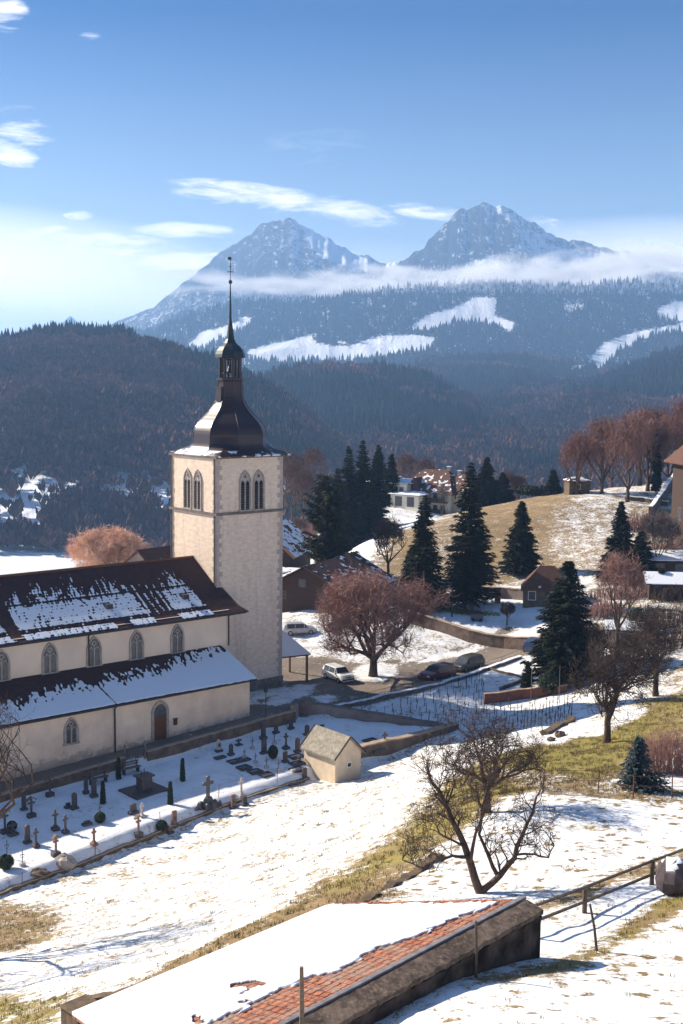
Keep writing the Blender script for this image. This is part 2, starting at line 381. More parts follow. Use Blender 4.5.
def build_ground():
    xs = axis(-42, 62, .5, -12000, 12000)
    ys = [22.]
    while ys[-1] < 260: ys.append(ys[-1]+max(.35, min(.9, (ys[-1])*.0048)))
    s = 1.; 
    while ys[-1] < 16000: s *= 1.06; ys.append(ys[-1]+s)
    s = .6; a = []; y = 22.
    while y > -300: s *= 1.12; y -= s; a.append(y)
    ys = np.array(a[::-1]+ys)
    Xg, Yg = np.meshgrid(xs, ys); Z = H(Xg, Yg)
    c, g = masks(Xg, Yg)
    dist = np.hypot(Xg, Yg)
    farw = np.clip((dist-380)/100, 0, 1)
    # valley fields: snow with darker hedge belts
    vf = .62+.5*(fbm(Xg*.006, Yg*.012, 4, 77)-.5)
    c = c*(1-farw)+np.where((Xg < 50) & (Yg < 900), .9, vf)*farw; g = g*(1-farw)+.1*farw
    asp = np.clip(sdf(Xg, Yg, STREET)/.8+.5, 0, 1)
    asp = np.maximum(asp, np.clip(sdf(Xg, Yg, PATH)/.3+.5, 0, 1))
    # snow lying on the street
    patches = np.zeros_like(Xg)
    for pl in [[(352,668),(372,662),(396,664),(398,674),(380,682),(356,680)], [(262,704),(296,685),(318,684),(308,694),(280,706)],
               [(312,697),(330,694),(337,700),(322,704)], [(296,652),(330,655),(366,658),(400,650),(400,640),(330,640),(290,640)], [(430,656),(478,644),(486,648),(450,658),(415,664)],
               [(400,664),(440,653),(480,640),(480,636),(400,650)], [(264,668),(282,676),(290,690),(255,700)], [(470,640),(540,622),(560,628),(480,645)]]:
        patches = np.maximum(patches, np.clip(sdf(Xg, Yg, G(pl))/.8+.6, 0, 1))
    c = np.where(asp > 0, c*(1-asp)+(.22+.62*patches)*asp, c)
    u, v = UV(Xg, Yg); onpath = np.clip(sdf(Xg, Yg, PATH)/.3+.5, 0, 1)*(u < 64); c = c*(1-onpath)+.12*onpath
    ny, nx = Xg.shape
    V = np.stack([Xg, Yg, Z], -1).reshape(-1, 3)
    ii, jj = np.meshgrid(np.arange(ny-1), np.arange(nx-1), indexing='ij'); a = (ii*nx+jj).ravel()
    Fc = np.stack([a, a+1, a+nx+1, a+nx], 1)
    clump = np.full(Xg.shape, .10)
    for pl in ([(385,893),(440,850),(500,798),(560,790),(720,797),(720,850),(560,890),(480,900)], [(300,1060),(440,1000),(560,975),(640,935),(720,900),(720,1100)]): clump = np.maximum(clump, np.clip(sdf(Xg, Yg, G(pl))/1.5+.5, 0, 1)*.52)
    at = {'snow': c, 'green': g, 'asphalt': asp, 'clump': clump}
    o = obj('ground', mesh_np('ground', V, Fc, M_GROUND, at, True)); tag(o, kind='structure')
    af = asp.ravel(); uf = u.ravel(); vf_ = v.ravel()
    isroad = (af[Fc] > .5).all(1)
    ispath = isroad & ((vf_[Fc] < 87.2).all(1)) & (uf[Fc] < 66).all(1)
    for nm, sel in (('footpath', ispath), ('street', isroad & ~ispath)):
        f2 = Fc[sel]; idx, inv = np.unique(f2, return_inverse=True); f3 = inv.reshape(f2.shape)
        v3 = V[idx].copy(); v3[:, 2] += .012
        oo = obj(nm, mesh_np(nm, v3, f3, M_GROUND, {k: q.ravel()[idx] for k, q in at.items()}, True)); tag(oo, kind='structure')
    return c, g
build_ground()

# ------------------------------------------------------------------ far hills and mountains
def crest(pts): 
    a = np.array(pts, float); return a[:, 0], a[:, 1], a[:, 2]
def fan(s0, s1, ns, y0, y1, ny, p=1.):
    s = np.linspace(s0, s1, ns); y = y0*(y1/y0)**np.linspace(0, 1, ny)
    S, Yg = np.meshgrid(s, y); return S*Yg, Yg
def layer(X, Y, pts, foot, zf, p=1.2, amp=10., scl=.004, seed=1, back=.35, cut=0):
    """a ridge: crest given as image points at their own distance, foot = distance of its foot"""
    px, py, D = crest(pts)
    W = [at_Y(a, b, d) for a, b, d in zip(px, py, D)]; sx = np.array([w[0]/w[1] for w in W]); sz = np.array([w[2] for w in W])
    s = X/Y; zc = np.interp(s, sx, sz)+(fbm(s*160, s*0, 4, seed+7)-.5)*amp*.22; Dc = np.interp(s, sx, D); Df = foot
    zc = zc - np.clip(sx[0]-s, 0, 1)*6000 - np.clip(s-sx[-1], 0, 1)*6000
    t = (Dc-Y)/(Dc-Df); sp = ridged(X*scl, Y*scl*.45, 4, seed)-.55
    front = zf + (zc-zf)*np.clip(1-t, 0, 1)**p + sp*amp*np.clip(t*3, 0, 1)*np.clip((1.1-t)*3, 0, 1)
    bk = zc - (Y-Dc)*back
    z = np.where(t >= 0, front, bk)
    return np.where(t > 1.02, -400, z)
L1 = [(-160,352,1400),(0,344,1400),(40,338,1400),(80,335,1400),(115,337,1380),(150,346,1350),(200,362,1300),(240,380,1250),(300,415,1200),(340,450,1150),(380,480,1100)]
L2 = [(120,440,1900),(200,402,1900),(245,388,1900),(280,376,1900),(340,368,1900),(391,373,1850),(430,382,1800),(470,402,1750),(520,432,1700),(600,470,1650)]
L3 = [(380,440,2300),(440,410,2300),(480,394,2300),(516,384,2300),(560,388,2300),(600,384,2350),(640,366,2400),(683,350,2400),(800,322,2400)]
L4 = [(300,400,3000),(380,380,3000),(420,363,3000),(466,358,3000),(520,355,3000),(560,362,3000),(620,370,3000)]
L5 = [(-60,420,4300),(60,380,4300),(120,350,4300),(160,328,4300),(200,312,4300),(250,300,4300),(300,303,4300),(400,288,4200),(480,282,4200),(560,286,4200),(640,282,4200),(720,285,4200),(850,300,4200)]
L6 = [(60,345,6200),(100,330,6200),(130,317,6200),(160,301,6200),(180,284,6200),(200,268,6200),(220,253,6200),(240,241,6200),(252,235,6200),(258,227,6200),(266,221,6200),(276,219,6200),(288,217,6200),(296,219,6200),(304,226,6200),(316,233,6200),(330,240,6200),(345,250,6200),(365,256,6200),(385,262,6200),(400,266,6200),(450,290,6200)]
L7 = [(330,300,5400),(360,280,5400),(385,266,5400),(400,262,5400),(412,255,5400),(424,246,5400),(436,234,5400),(446,224,5400),(455,214,5400),(464,208,5400),(474,203,5400),(485,201,5400),(494,204,5400),(505,203,5400),(515,209,5400),(524,216,5400),(534,221,5400),(545,229,5400),(552,232,5400),(560,235,5400),(580,241,5400),(600,246,5400),(622,251,5400),(650,262,5400),(700,278,5400),(800,310,5400)]
L8 = [(40,332,10000),(58,328,10000),(64,321,10000),(70,315,10000),(76,320,10000),(84,326,10000),(100,335,10000)]
def far_mat(name, wood, wood2, rocky=False):
    t = NT(name); p = t.pos(); c = t.attr('snow')
    n1 = t.noise(t.mapping(p, (1, .35, .5)), .03 if rocky else .02, 7, .68); n2 = t.noise(t.mapping(p, (1, .5, .35)), .11 if rocky else .09, 5, .7)
    nn = t.ramp(t.math('ADD', t.math('MULTIPLY', n1, .5), t.math('MULTIPLY', n2, .5)), .36, .64)
    sn = t.ramp(t.math('SUBTRACT', c, nn), -.16, .16)
    w = t.mix(t.ramp(t.noise(p, .006, 5), .35, .65), wood, wood2)
    w = t.mix(t.ramp(n2, .3, .7), w, t.mix(.6, w, (.012, .014, .02)))
    t.base(t.mix(sn, w, SNOW_C), .95, .05); t.bump(n2, .7, 9. if rocky else 4.); return t.m
M_HILL = far_mat('hill_wood_floor', (.045, .035, .035), (.03, .035, .03))
M_MTN = far_mat('mountain_slope', (.035, .04, .045), (.022, .027, .03), True)
def pxpoly(PX, PY, pl, w=2.0): 
    return np.clip(sdf(PX, PY, pl)/w*.5+.5, 0, 1)
def build_far(name, X, Y, layers, mat, snow_fn):
    Z = np.full(X.shape, -75.)
    for L in layers: Z = np.maximum(Z, layer(X, Y, *L[0:1], **L[1]))
    V = np.stack([X, Y, Z], -1).reshape(-1, 3); px, py = projv(V); PX = px.reshape(X.shape); PY = py.reshape(X.shape)
    c = snow_fn(PX, PY, X, Y, Z); ny, nx = X.shape
    ii, jj = np.meshgrid(np.arange(ny-1), np.arange(nx-1), indexing='ij'); a = (ii*nx+jj).ravel()
    Fc = np.stack([a, a+1, a+nx+1, a+nx], 1)
    keep = (Z.ravel()[Fc] > -74.5).any(1)
    f = Fc[keep]; idx, inv = np.unique(f, return_inverse=True)
    o = obj(name, mesh_np(name, V[idx], inv.reshape(f.shape), mat, {'snow': c.ravel()[idx]}, True)); tag(o, kind='structure')
    return X, Y, Z, PX, PY, c
def snow_hill(PX, PY, X, Y, Z):
    c = np.full(X.shape, .18)
    c = np.maximum(c, np.clip((-20-Z)/25., 0, 1)*.9*(X < -40*Y/900))   # thin snow at the foot of the left hill
    for pl, q in [([(564,372),(590,358),(596,364),(578,374)], .9), ([(596,352),(625,336),(665,328),(683,322),(683,328),(640,338),(608,358),(600,366)], .95),
                  ([(590,366),(600,356),(606,362),(598,374)], .8), ([(255,385),(275,378),(285,384),(262,396)], .45), ([(415,447),(440,444),(440,456),(416,458)], .8)]:
        c = np.maximum(c, pxpoly(PX, PY, pl)*q)
    return c
def snow_mtn(PX, PY, X, Y, Z):
    gx = np.gradient(Z, axis=1)/np.maximum(np.gradient(X, axis=1), 1e-3)
    c = .24+.14*np.clip((Z-350)/450, 0, 1)
    c = c - .06 + .34*np.clip(-gx*1.3, -.35, .9)*np.clip((Z-300)/250, 0, 1)
    c = np.where(PY > 290, .28, c)
    M = [([(186,345),(200,332),(230,325),(248,315),(252,322),(240,330),(215,342),(196,352)], .95),
         ([(245,352),(262,346),(290,340),(310,334),(318,345),(350,346),(370,338),(400,334),(438,337),(428,350),(400,354),(350,360),(290,362),(250,360)], 1.),
         ([(404,330),(425,316),(450,308),(478,297),(496,298),(495,315),(514,322),(512,332),(495,328),(480,322),(460,322),(430,330)], 1.),
         ([(655,310),(670,303),(700,297),(700,320),(684,322),(660,318)], .95), ([(560,305),(580,303),(585,312),(565,315)], .55),
         ([(300,224),(316,230),(345,247),(368,258),(372,275),(345,268),(318,256),(306,240)], .85),
         ([(335,240),(350,262),(330,262)], .7), ([(564,376),(588,362),(600,345),(628,333),(668,326),(700,318),(700,328),(645,338),(612,356),(600,372),(580,378)], .97),
         ([(470,262),(505,252),(520,244),(545,230),(560,240),(600,247),(640,256),(640,270),(480,272)], .72),
         ([(476,203),(500,204),(530,220),(545,235),(520,232),(496,215)], .52), ([(384,262),(398,258),(400,270),(388,272)], .7)]
    for pl, q in M: c = np.maximum(c, pxpoly(PX, PY, pl, 2.5)*q)
    # dark tree belts across the snow slopes
    for pl in [[(545,238),(585,243),(622,250),(618,256),(575,250),(548,246)], [(480,258),(520,250),(555,262),(540,268),(500,262)], [(320,228),(345,240),(365,252),(360,256),(338,246),(322,236)]]:
        c = c*(1-pxpoly(PX, PY, pl, 2.)*.55)
    return c
XH, YH = fan(-.42, .42, 520, 600, 3300, 400)
HILL = build_far('hills', XH, YH, [(L1, dict(foot=640, zf=-64, p=1.1, amp=46, seed=3, scl=.0055)), (L2, dict(foot=950, zf=-64, p=1.1, amp=46, seed=8, scl=.005)),
    (L3, dict(foot=950, zf=-64, p=1.2, amp=60, seed=12)), (L4, dict(foot=2300, zf=20, p=1., amp=30, seed=15))], M_HILL, snow_hill)
XM, YM = fan(-.42, .42, 620, 3100, 11000, 420)
MTN = build_far('mountains', XM, YM, [(L5, dict(foot=3150, zf=-40, p=1., amp=60, scl=.0022, seed=21)), (L6, dict(foot=4300, zf=100, p=1.15, amp=190, scl=.0021, seed=25)),
    (L7, dict(foot=4150, zf=100, p=1.25, amp=210, scl=.0022, seed=29)), (L8, dict(foot=8500, zf=0, p=1., amp=60, seed=33))], M_MTN, snow_mtn)

# ------------------------------------------------------------------ far woods (one mass each, nobody could count them)
def cone_verts(h, r, n=5):
    a = np.linspace(0, 2*np.pi, n, endpoint=False)
    V = []; Fc = []
    for k, (z0, z1, rr) in enumerate([(.08, .62, 1.), (.38, 1., .66)]):
        b = len(V); V += [(r*rr*math.cos(t+k*.5), r*rr*math.sin(t+k*.5), h*z0) for t in a] + [(0, 0, h*z1)]
        Fc += [(b+i, b+(i+1) % n, b+n) for i in range(n)]
    return np.array(V), np.array(Fc)
def broom_verts(h, r, rng, n=9):
    V = []; Fc = []
    for i in range(n):
        a = rng.uniform(0, 6.283); q = rng.uniform(.25, 1.); z0 = rng.uniform(.12, .4)*h; z1 = h*(rng.uniform(.72, 1.)-(q*q)*.22); w = r*.32
        x, y = math.cos(a)*r*q, math.sin(a)*r*q; px_, py_ = -math.sin(a)*w, math.cos(a)*w
        b = len(V); V += [(x*.25, y*.25, z0), (x*.95+px_, y*.95+py_, (z0+z1)*.55), (x, y, z1), (x*.95-px_, y*.95-py_, (z0+z1)*.5)]
        Fc += [(b, b+1, b+2), (b, b+2, b+3)]
    return np.array(V), np.array(Fc)
def scatter(name, pos, hs, protos, pidx, mat, tint, label, rng, cat='trees'):
    VV = []; FF = []; TT = []; base = 0
    for k, (V, Fc) in enumerate(protos):
        s = np.where(pidx == k)[0]
        if not len(s): continue
        an = rng.uniform(0, 6.28, len(s)); ca = np.cos(an)[:, None]; sa = np.sin(an)[:, None]; h = hs[s][:, None]; w = h*rng.uniform(.8, 1.25, (len(s), 1))
        x = (V[None, :, 0]*ca - V[None, :, 1]*sa)*w + pos[s, 0][:, None]; y = (V[None, :, 0]*sa + V[None, :, 1]*ca)*w + pos[s, 1][:, None]
        z = V[None, :, 2]*h + pos[s, 2][:, None]
        VV.append(np.stack([x, y, z], -1).reshape(-1, 3)); n = len(V)
        FF.append((Fc[None]+(np.arange(len(s))*n)[:, None, None]+base).reshape(-1, 3)); TT.append(np.repeat(tint[s], n)); base += len(s)*n
    o = obj(name, mesh_np(name, np.concatenate(VV), np.concatenate(FF), mat, {'tint': np.concatenate(TT)}))
    return tag(o, label, cat, kind='stuff')
def wood_mat(name, a, b, frost=0.):
    t = NT(name); ti = t.attr('tint'); c = t.mix(ti, a, b)
    c = t.mix(t.ramp(t.noise(t.pos(), .25, 3), .3, .7), c, t.mix(.5, c, (.01, .01, .012)))
    if frost: c = t.mix(t.ramp(t.noise(t.pos(), .03, 4), .5-frost*.3, .62), c, (.5, .52, .56))
    t.base(c, .95, .05); return t.m
M_CON = wood_mat('far_conifer', (.010, .016, .014), (.030, .040, .026)); M_DEC = wood_mat('far_bare_wood', (.085, .042, .036), (.30, .15, .105))
M_CONF = wood_mat('frosted_conifer', (.04, .05, .06), (.08, .09, .10), .6)
rng = np.random.default_rng(5)
PC = [cone_verts(1, .20), cone_verts(1, .26, 6), cone_verts(1, .16, 5)]
PB = [broom_verts(1, .38, rng), broom_verts(1, .45, rng, 11), broom_verts(1, .33, rng, 8)]
def pick(far, n, cond, dens=None):
    X, Y, Z, PX, PY, c = far
    # even per picture area in the fan, visible-ish: front faces only
    i = rng.integers(0, X.shape[0]-1, n*6); j = rng.integers(0, X.shape[1]-1, n*6)
    fy = rng.uniform(0, 1, n*6); fx = rng.uniform(0, 1, n*6)
    x = X[i, j]*(1-fx)+X[i, j+1]*fx; y = Y[i, j]*(1-fy)+Y[i+1, j]*fy
    x = x*y/Y[i, j]
    z = (Z[i, j]*(1-fy)+Z[i+1, j]*fy)*(1-fx)+(Z[i, j+1]*(1-fy)+Z[i+1, j+1]*fy)*fx
    ok = cond(x, y, z, PX[i, j], PY[i, j], c[i, j], (Z[i+1, j]-Z[i, j])/(Y[i+1, j]-Y[i, j]))
    k = np.where(ok)[0][:n]
    return np.stack([x[k], y[k], z[k]], 1), PX[i, j][k], PY[i, j][k]
def vis(x, y, z, px, py, c, sl): return (z > -62) & (px > -40) & (px < 723) & ((c < .5) | ((px < 190) & (z < 10))) & (sl > -.25)
# left hill: mostly bare wood with conifers on the right flank and along the crest
P, px, py = pick(HILL, 30000, lambda x, y, z, px, py, c, sl: vis(x, y, z, px, py, c, sl) & (y < 1460) & (px < 300))
m = fbm(P[:, 0]*.008, P[:, 1]*.008, 4, 61); con = (m+np.clip((px-190)/200, -.2, .25)+np.where(py < 350, .05, 0)) > .55
h = (8+11*rng.beta(2, 2.6, len(P)))*np.where(con, 1.2, .95); thin = (rng.uniform(0, 1, len(P)) < .975*np.clip((0-P[:, 2])/32, 0, 1)*np.where(fbm(P[:, 0]*.02, P[:, 1]*.02, 3, 66) > .44, 1, .82))
tint = np.clip(fbm(P[:, 0]*.01, P[:, 1]*.01, 3, 64)*1.6-.4+rng.uniform(-.25, .25, len(P)), 0, 1)
a = con & ~thin; b = ~con & ~thin
scatter('conifer_wood', P[a], h[a], PC, rng.integers(0, 3, a.sum()), M_CON, tint[a], 'dark conifers mixed into the wooded hill behind the church', rng)
scatter('bare_wood', P[b], h[b], PB, rng.integers(0, 3, b.sum()), M_DEC, tint[b], 'leafless brown wood covering the hill on the left', rng)
P, px, py = pick(HILL, 40000, lambda x, y, z, px, py, c, sl: vis(x, y, z, px, py, c, sl) & (y >= 900) & (px > 225))
m = fbm(P[:, 0]*.006, P[:, 1]*.006, 4, 71); con = (m - np.clip((py-400)/250, 0, .2)) > .43
h = (9+15*rng.beta(2, 2.4, len(P)))*np.where(con, 1.12, .85); tint = np.clip(fbm(P[:, 0]*.006, P[:, 1]*.006, 3, 74)*1.6-.4+rng.uniform(-.25, .25, len(P)), 0, 1)
scatter('conifer_forest', P[con], h[con], PC, rng.integers(0, 3, con.sum()), M_CON, tint[con], 'dark blue conifer forest on the hills across the valley', rng)
scatter('bare_forest', P[~con], h[~con], PB, rng.integers(0, 3, (~con).sum()), M_DEC, tint[~con], 'leafless reddish forest patches on the hills across the valley', rng)
n_ = 9000; yy_ = rng.uniform(380, 1050, n_)**1.0; xx_ = rng.uniform(-.06, .36, n_)*yy_; zz_ = H(xx_, yy_); m = fbm(xx_*.008, yy_*.008, 3, 81)
k_ = m > .34; P = np.stack([xx_, yy_, zz_], 1)[k_]; con = (m[k_] > .56); h = rng.uniform(10, 17, len(P)); tint = rng.uniform(0, 1, len(P))
scatter('valley_conifers', P[con], h[con], PC, rng.integers(0, 3, con.sum()), M_CON, tint[con], 'dark conifers of the wooded valley floor behind the village brow', rng)
scatter('valley_bare_wood', P[~con], h[~con], PB, rng.integers(0, 3, (~con).sum()), M_DEC, tint[~con], 'leafless brown woods on the valley floor behind the village brow', rng)
P, px, py = pick(MTN, 26000, lambda x, y, z, px, py, c, sl: (px > -30) & (px < 720) & (c < .36) & (y < 5300) & (sl > -.2) & (z < 520))
h = 11+22*rng.beta(1.8, 2.6, len(P)); tint = rng.uniform(0, 1, len(P))
hi = P[:, 2] > 330
scatter('mountain_forest', P[~hi], h[~hi], PC, rng.integers(0, 3, (~hi).sum()), M_CON, tint[~hi], 'conifer forest on the lower mountain slopes around the snow meadows', rng)
scatter('frosted_forest', P[hi], h[hi], PC, rng.integers(0, 3, hi.sum()), M_CONF, tint[hi], 'frosted conifers high on the mountain slopes', rng)
# ------------------------------------------------------------------ building materials
M_PLASTER = mat2('church_plaster', (.84, .68, .53), (.66, .53, .42), .35, .95, .35, .03, detail=9, lo=.3, hi=.72)
def tower_mat():
    t = NT('tower_render'); o = t.objco()
    a = t.noise(t.mapping(o, (1, 1, 2.2)), 1.6, 8, .7); b = t.noise(t.mapping(o, (1.5, 1.5, .12)), 1.3, 5, .6)
    c = t.mix(t.ramp(a, .38, .62), (.66, .52, .41), (.82, .66, .52)); c = t.mix(t.ramp(b, .52, .72, 0, .35), c, (.40, .31, .27))
    t.base(c, .95, .1); t.bump(a, .45, .05); return t.m
M_TOWER = tower_mat()
def wallstain(name, c0, c1, dirt, ztop=1.2):
    t = NT(name); o = t.objco(); sz_ = t.n('ShaderNodeSeparateXYZ'); t.l(o, sz_.inputs[0])
    c = t.mix(t.ramp(t.noise(o, .45, 7, .6), .35, .65), c0, c1)
    lo = t.ramp(t.math('ADD', t.math('MULTIPLY', sz_.outputs[2], -.55), t.math('MULTIPLY', t.noise(t.mapping(o, (1, 1, 1.5)), 1.1, 7, .7), 2.2)), 1.15, 1.45)
    c = t.mix(t.math('MULTIPLY', lo, .6), c, dirt); t.base(c, .95, .1); t.bump(t.noise(o, 5, 5), .3, .02); return t.m
M_AISLE = wallstain('aisle_plaster', (.84, .67, .52), (.66, .52, .41), (.26, .20, .17))
M_STONE = mat2('grey_stone', (.30, .26, .24), (.42, .37, .33), 2.5, .95, .5, .03)
M_QUOIN = mat2('quoin_stone', (.50, .41, .35), (.40, .33, .29), 1.5, .95, .4, .02)
M_STONED = mat2('dark_stone', (.12, .10, .09), (.22, .18, .16), 2.2, .95, .6, .05)
M_DARKGLASS = mat2('window_glass', (.035, .04, .055), (.07, .075, .09), 3, .25, 0, spec=.5)
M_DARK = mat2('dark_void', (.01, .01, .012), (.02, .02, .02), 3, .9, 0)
M_WOODR = mat2('red_brown_wood', (.17, .07, .035), (.10, .04, .025), 3, .7, .3, .01, stretch=(6, 6, .6))
M_WOOD = mat2('weathered_wood', (.12, .085, .06), (.20, .15, .11), 4, .85, .4, .01, stretch=(1, 1, 5))
M_DWOOD0 = mat2('louvre_wood', (.10, .08, .07), (.06, .05, .045), 4, .9, 0)
M_IRON = mat2('dark_iron', (.03, .028, .03), (.06, .05, .05), 6, .5, .1, .003)
M_SNOW = mat2('lying_snow', SNOW_C, (.80, .83, .88), 3, .8, .3, .03)
M_RUST = mat2('rust_metal', (.16, .07, .035), (.10, .05, .03), 5, .8, .2, .01)
def copper():
    t = NT('tower_roof_metal'); o = t.objco(); s_ = t.n('ShaderNodeSeparateXYZ'); t.l(o, s_.inputs[0]); z = s_.outputs[2]
    n = t.noise(o, 1.2, 5); c = t.mix(t.ramp(n, .35, .65), (.034, .012, .015), (.018, .010, .014))
    sn = t.math('MULTIPLY', t.ramp(z, 23.5, 23.4), t.ramp(t.noise(o, .55, 4), .47, .50))
    t.base(t.mix(sn, c, SNOW_C), t.ramp(sn, 0, 1, .40, .9), .55); t.put(t.bs.inputs['Metallic'], t.ramp(sn, 0, 1, .12, 0))
    wv = t.n('ShaderNodeTexWave', wave_type='BANDS', bands_direction='Z'); t.l(o, wv.inputs[0]); wv.inputs['Scale'].default_value = .9; wv.inputs['Distortion'].default_value = .4
    t.bump(wv.outputs[0], .15, .02); return t.m
M_COPPER = copper()
M_PATINA = mat2('patinated_copper', (.010, .018, .026), (.022, .036, .044), 3, .5, .15, .01, spec=.5, metal=.3)
def snowroof_mat(name, a, b, thick=True):
    t = NT(name); o = t.objco(); s = t.attr('snow')
    sn = t.ramp(s, .47, .53)
    c = t.mix(t.ramp(t.noise(o, 2.5, 6, .7), .35, .65), a, b)
    br = t.n('ShaderNodeTexWave', wave_type='BANDS', bands_direction='X'); t.l(o, br.inputs[0]); br.inputs['Scale'].default_value = 1.6
    t.base(t.mix(sn, c, SNOW_C), .85, .2)
    t.bump(t.math('ADD', t.math('MULTIPLY', sn, 1.2), t.math('MULTIPLY', br.outputs[0], .25)), .5, .05); return t.m
M_ROOF = snowroof_mat('church_tiles', (.040, .019, .019), (.068, .031, .028))
def roof_grid(name, mat, fn, nu, nv, snow, parent, thick=.05, extra=0):
    """fn(a,b) -> xyz arrays (a,b in 0..1), snow(a,b,x,y,z) -> cover"""
    a, b = np.meshgrid(np.linspace(0, 1, nu), np.linspace(0, 1, nv)); P = fn(a, b)
    s = snow(a, b, *P); P = np.stack(P, -1); P[..., 2] += np.clip((s-.45)*8, 0, 1)*thick
    top = P.reshape(-1, 3); nvv, nuu = a.shape
    ii, jj = np.meshgrid(np.arange(nvv-1), np.arange(nuu-1), indexing='ij'); k = (ii*nuu+jj).ravel()
    Fc = [np.stack([k, k+1, k+nuu+1, k+nuu], 1)]
    # edge skirt so that the roof has thickness
    edge = list(range(nuu)) + [i*nuu+nuu-1 for i in range(1, nvv)] + [(nvv-1)*nuu+j for j in range(nuu-2, -1, -1)] + [i*nuu for i in range(nvv-2, 0, -1)]
    E_ = top[edge].copy(); E_[:, 2] -= .16; n0 = len(top); m = len(edge)
    e = np.array(edge); q = np.arange(m); Fc.append(np.stack([e, n0+q, n0+(q+1) % m, e[(q+1) % m]], 1))
    bot = [n0+0, n0+nuu-1, n0+nuu+nvv-2, n0+nuu+nvv-2+nuu-1]; Fc.append(np.array([bot]))
    sa = np.r_[s.ravel(), np.zeros(m)]
    return obj(name, mesh_np(name, np.vstack([top, E_]), np.vstack(Fc), mat, {'snow': sa}, False), parent)

# ------------------------------------------------------------------ gothic openings
def arch(w, h, n=7, k=1.0):
    """pointed arch outline from lower left, clockwise; springing at h - w*k*.87"""
    r = w*k; hs = h-math.sqrt(max(r*r-(r-w/2)**2, 0)); pts = [(-w/2, 0)]
    am = math.acos((r-w/2)/r)
    for i in range(n+1):
        a = am*i/n; pts.append((-w/2+r-r*math.cos(a), hs+r*math.sin(a)))
    for i in range(n-1, -1, -1):
        a = am*i/n; pts.append((w/2-r+r*math.cos(a), hs+r*math.sin(a)))
    pts.append((w/2, 0)); return pts
class Wall:
    """maps (s, z, depth outward) of a wall face into local xyz"""
    def __init__(s, o, d, nrm): s.o = Vector(o); s.d = Vector(d); s.n = Vector(nrm)
    def __call__(s, a, z, k=0): return s.o + s.d*a + s.n*k + Vector((0, 0, z))
def ring(mb, wf, inner, outer, c, z0, k0, k1):
    n = len(inner)
    I0 = [wf(c+p[0], z0+p[1], k0) for p in inner]; I1 = [wf(c+p[0], z0+p[1], k1) for p in inner]
    O0 = [wf(c+p[0], z0+p[1], k0) for p in outer]; O1 = [wf(c+p[0], z0+p[1], k1) for p in outer]
    for i in range(n-1):
        mb.face([I1[i], I1[i+1], O1[i+1], O1[i]]); mb.face([I0[i], I0[i+1], I1[i+1], I1[i]]); mb.face([O0[i], O0[i+1], O1[i+1], O1[i]])
    for j in (0, n-1): mb.face([I0[j], I1[j], O1[j], O0[j]])
def bar(mb, wf, a0, a1, z0, z1, k0, k1):
    P = [wf(a, z, k) for k in (k0, k1) for a, z in ((a0, z0), (a1, z0), (a1, z1), (a0, z1))]
    n = len(mb.v); mb.v += P
    for q in ((0, 1, 2, 3), (7, 6, 5, 4), (0, 4, 5, 1), (1, 5, 6, 2), (2, 6, 7, 3), (3, 7, 4, 0)): mb.f.append([n+i for i in q]); mb.m.append(mb.mi)
def gothic_window(wf, c, z0, w, h, parent, louvre=False, lights=2, name='window'):
    fw = .16 if not louvre else .13
    inn = arch(w-2*fw, h-fw*1.3); out = arch(w, h); m = MB(); ring(m, wf, inn, out, c, z0, -.02, .11); bar(m, wf, c-w/2-.06, c+w/2+.06, z0-.14, z0, -.02, .16)
    win = m.build(name, M_STONE, parent)
    g = MB(); pts = arch(w-2*fw+.02, h-fw*1.3+.01); g.face([wf(c+p[0], z0+p[1], .012) for p in pts]); 
    gl = g.build('tympanum' if louvre else 'pane', M_QUOIN if louvre else M_DARKGLASS, win)
    t = MB(); bar(t, wf, c-.05, c+.05, z0, z0+h*.66, .0, .09)
    iw = w-2*fw; sw = iw/2-.02
    for q in (-1, 1):
        ii = arch(sw-.12, h*(.74 if louvre else .62)-.05); oo = arch(sw, h*(.74 if louvre else .62)+.04); ring(t, wf, ii, oo, c+q*iw/4, z0, .0, .075)
    # small foiled eye in the head
    zc = z0+h*(.83 if louvre else .74); n = 12; rr = w*.15
    I = [(math.cos(2*math.pi*i/n)*rr*.55, math.sin(2*math.pi*i/n)*rr*.55) for i in range(n+1)]; O = [(math.cos(2*math.pi*i/n)*rr, math.sin(2*math.pi*i/n)*rr) for i in range(n+1)]
    ring(t, wf, I, O, c, zc, 0, .075)
    t.build('tracery', M_STONE, win)
    if louvre:
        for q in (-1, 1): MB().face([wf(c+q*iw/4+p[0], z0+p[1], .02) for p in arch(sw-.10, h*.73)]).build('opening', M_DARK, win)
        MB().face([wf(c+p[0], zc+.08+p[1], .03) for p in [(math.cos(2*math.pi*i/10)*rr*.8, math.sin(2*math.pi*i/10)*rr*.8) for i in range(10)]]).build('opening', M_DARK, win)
    if louvre:
        l = MB(); z = z0+.1
        while z < z0+h*.62:
            for q in (-1, 1):
                a = c+q*iw/4; hw = sw/2-.07
                P = [wf(a-hw, z, .06), wf(a+hw, z, .06), wf(a+hw, z+.10, .03), wf(a-hw, z+.10, .03)]; l.face(P)
            z += .24
        l.build('louvre', M_DWOOD0, win)
    return win

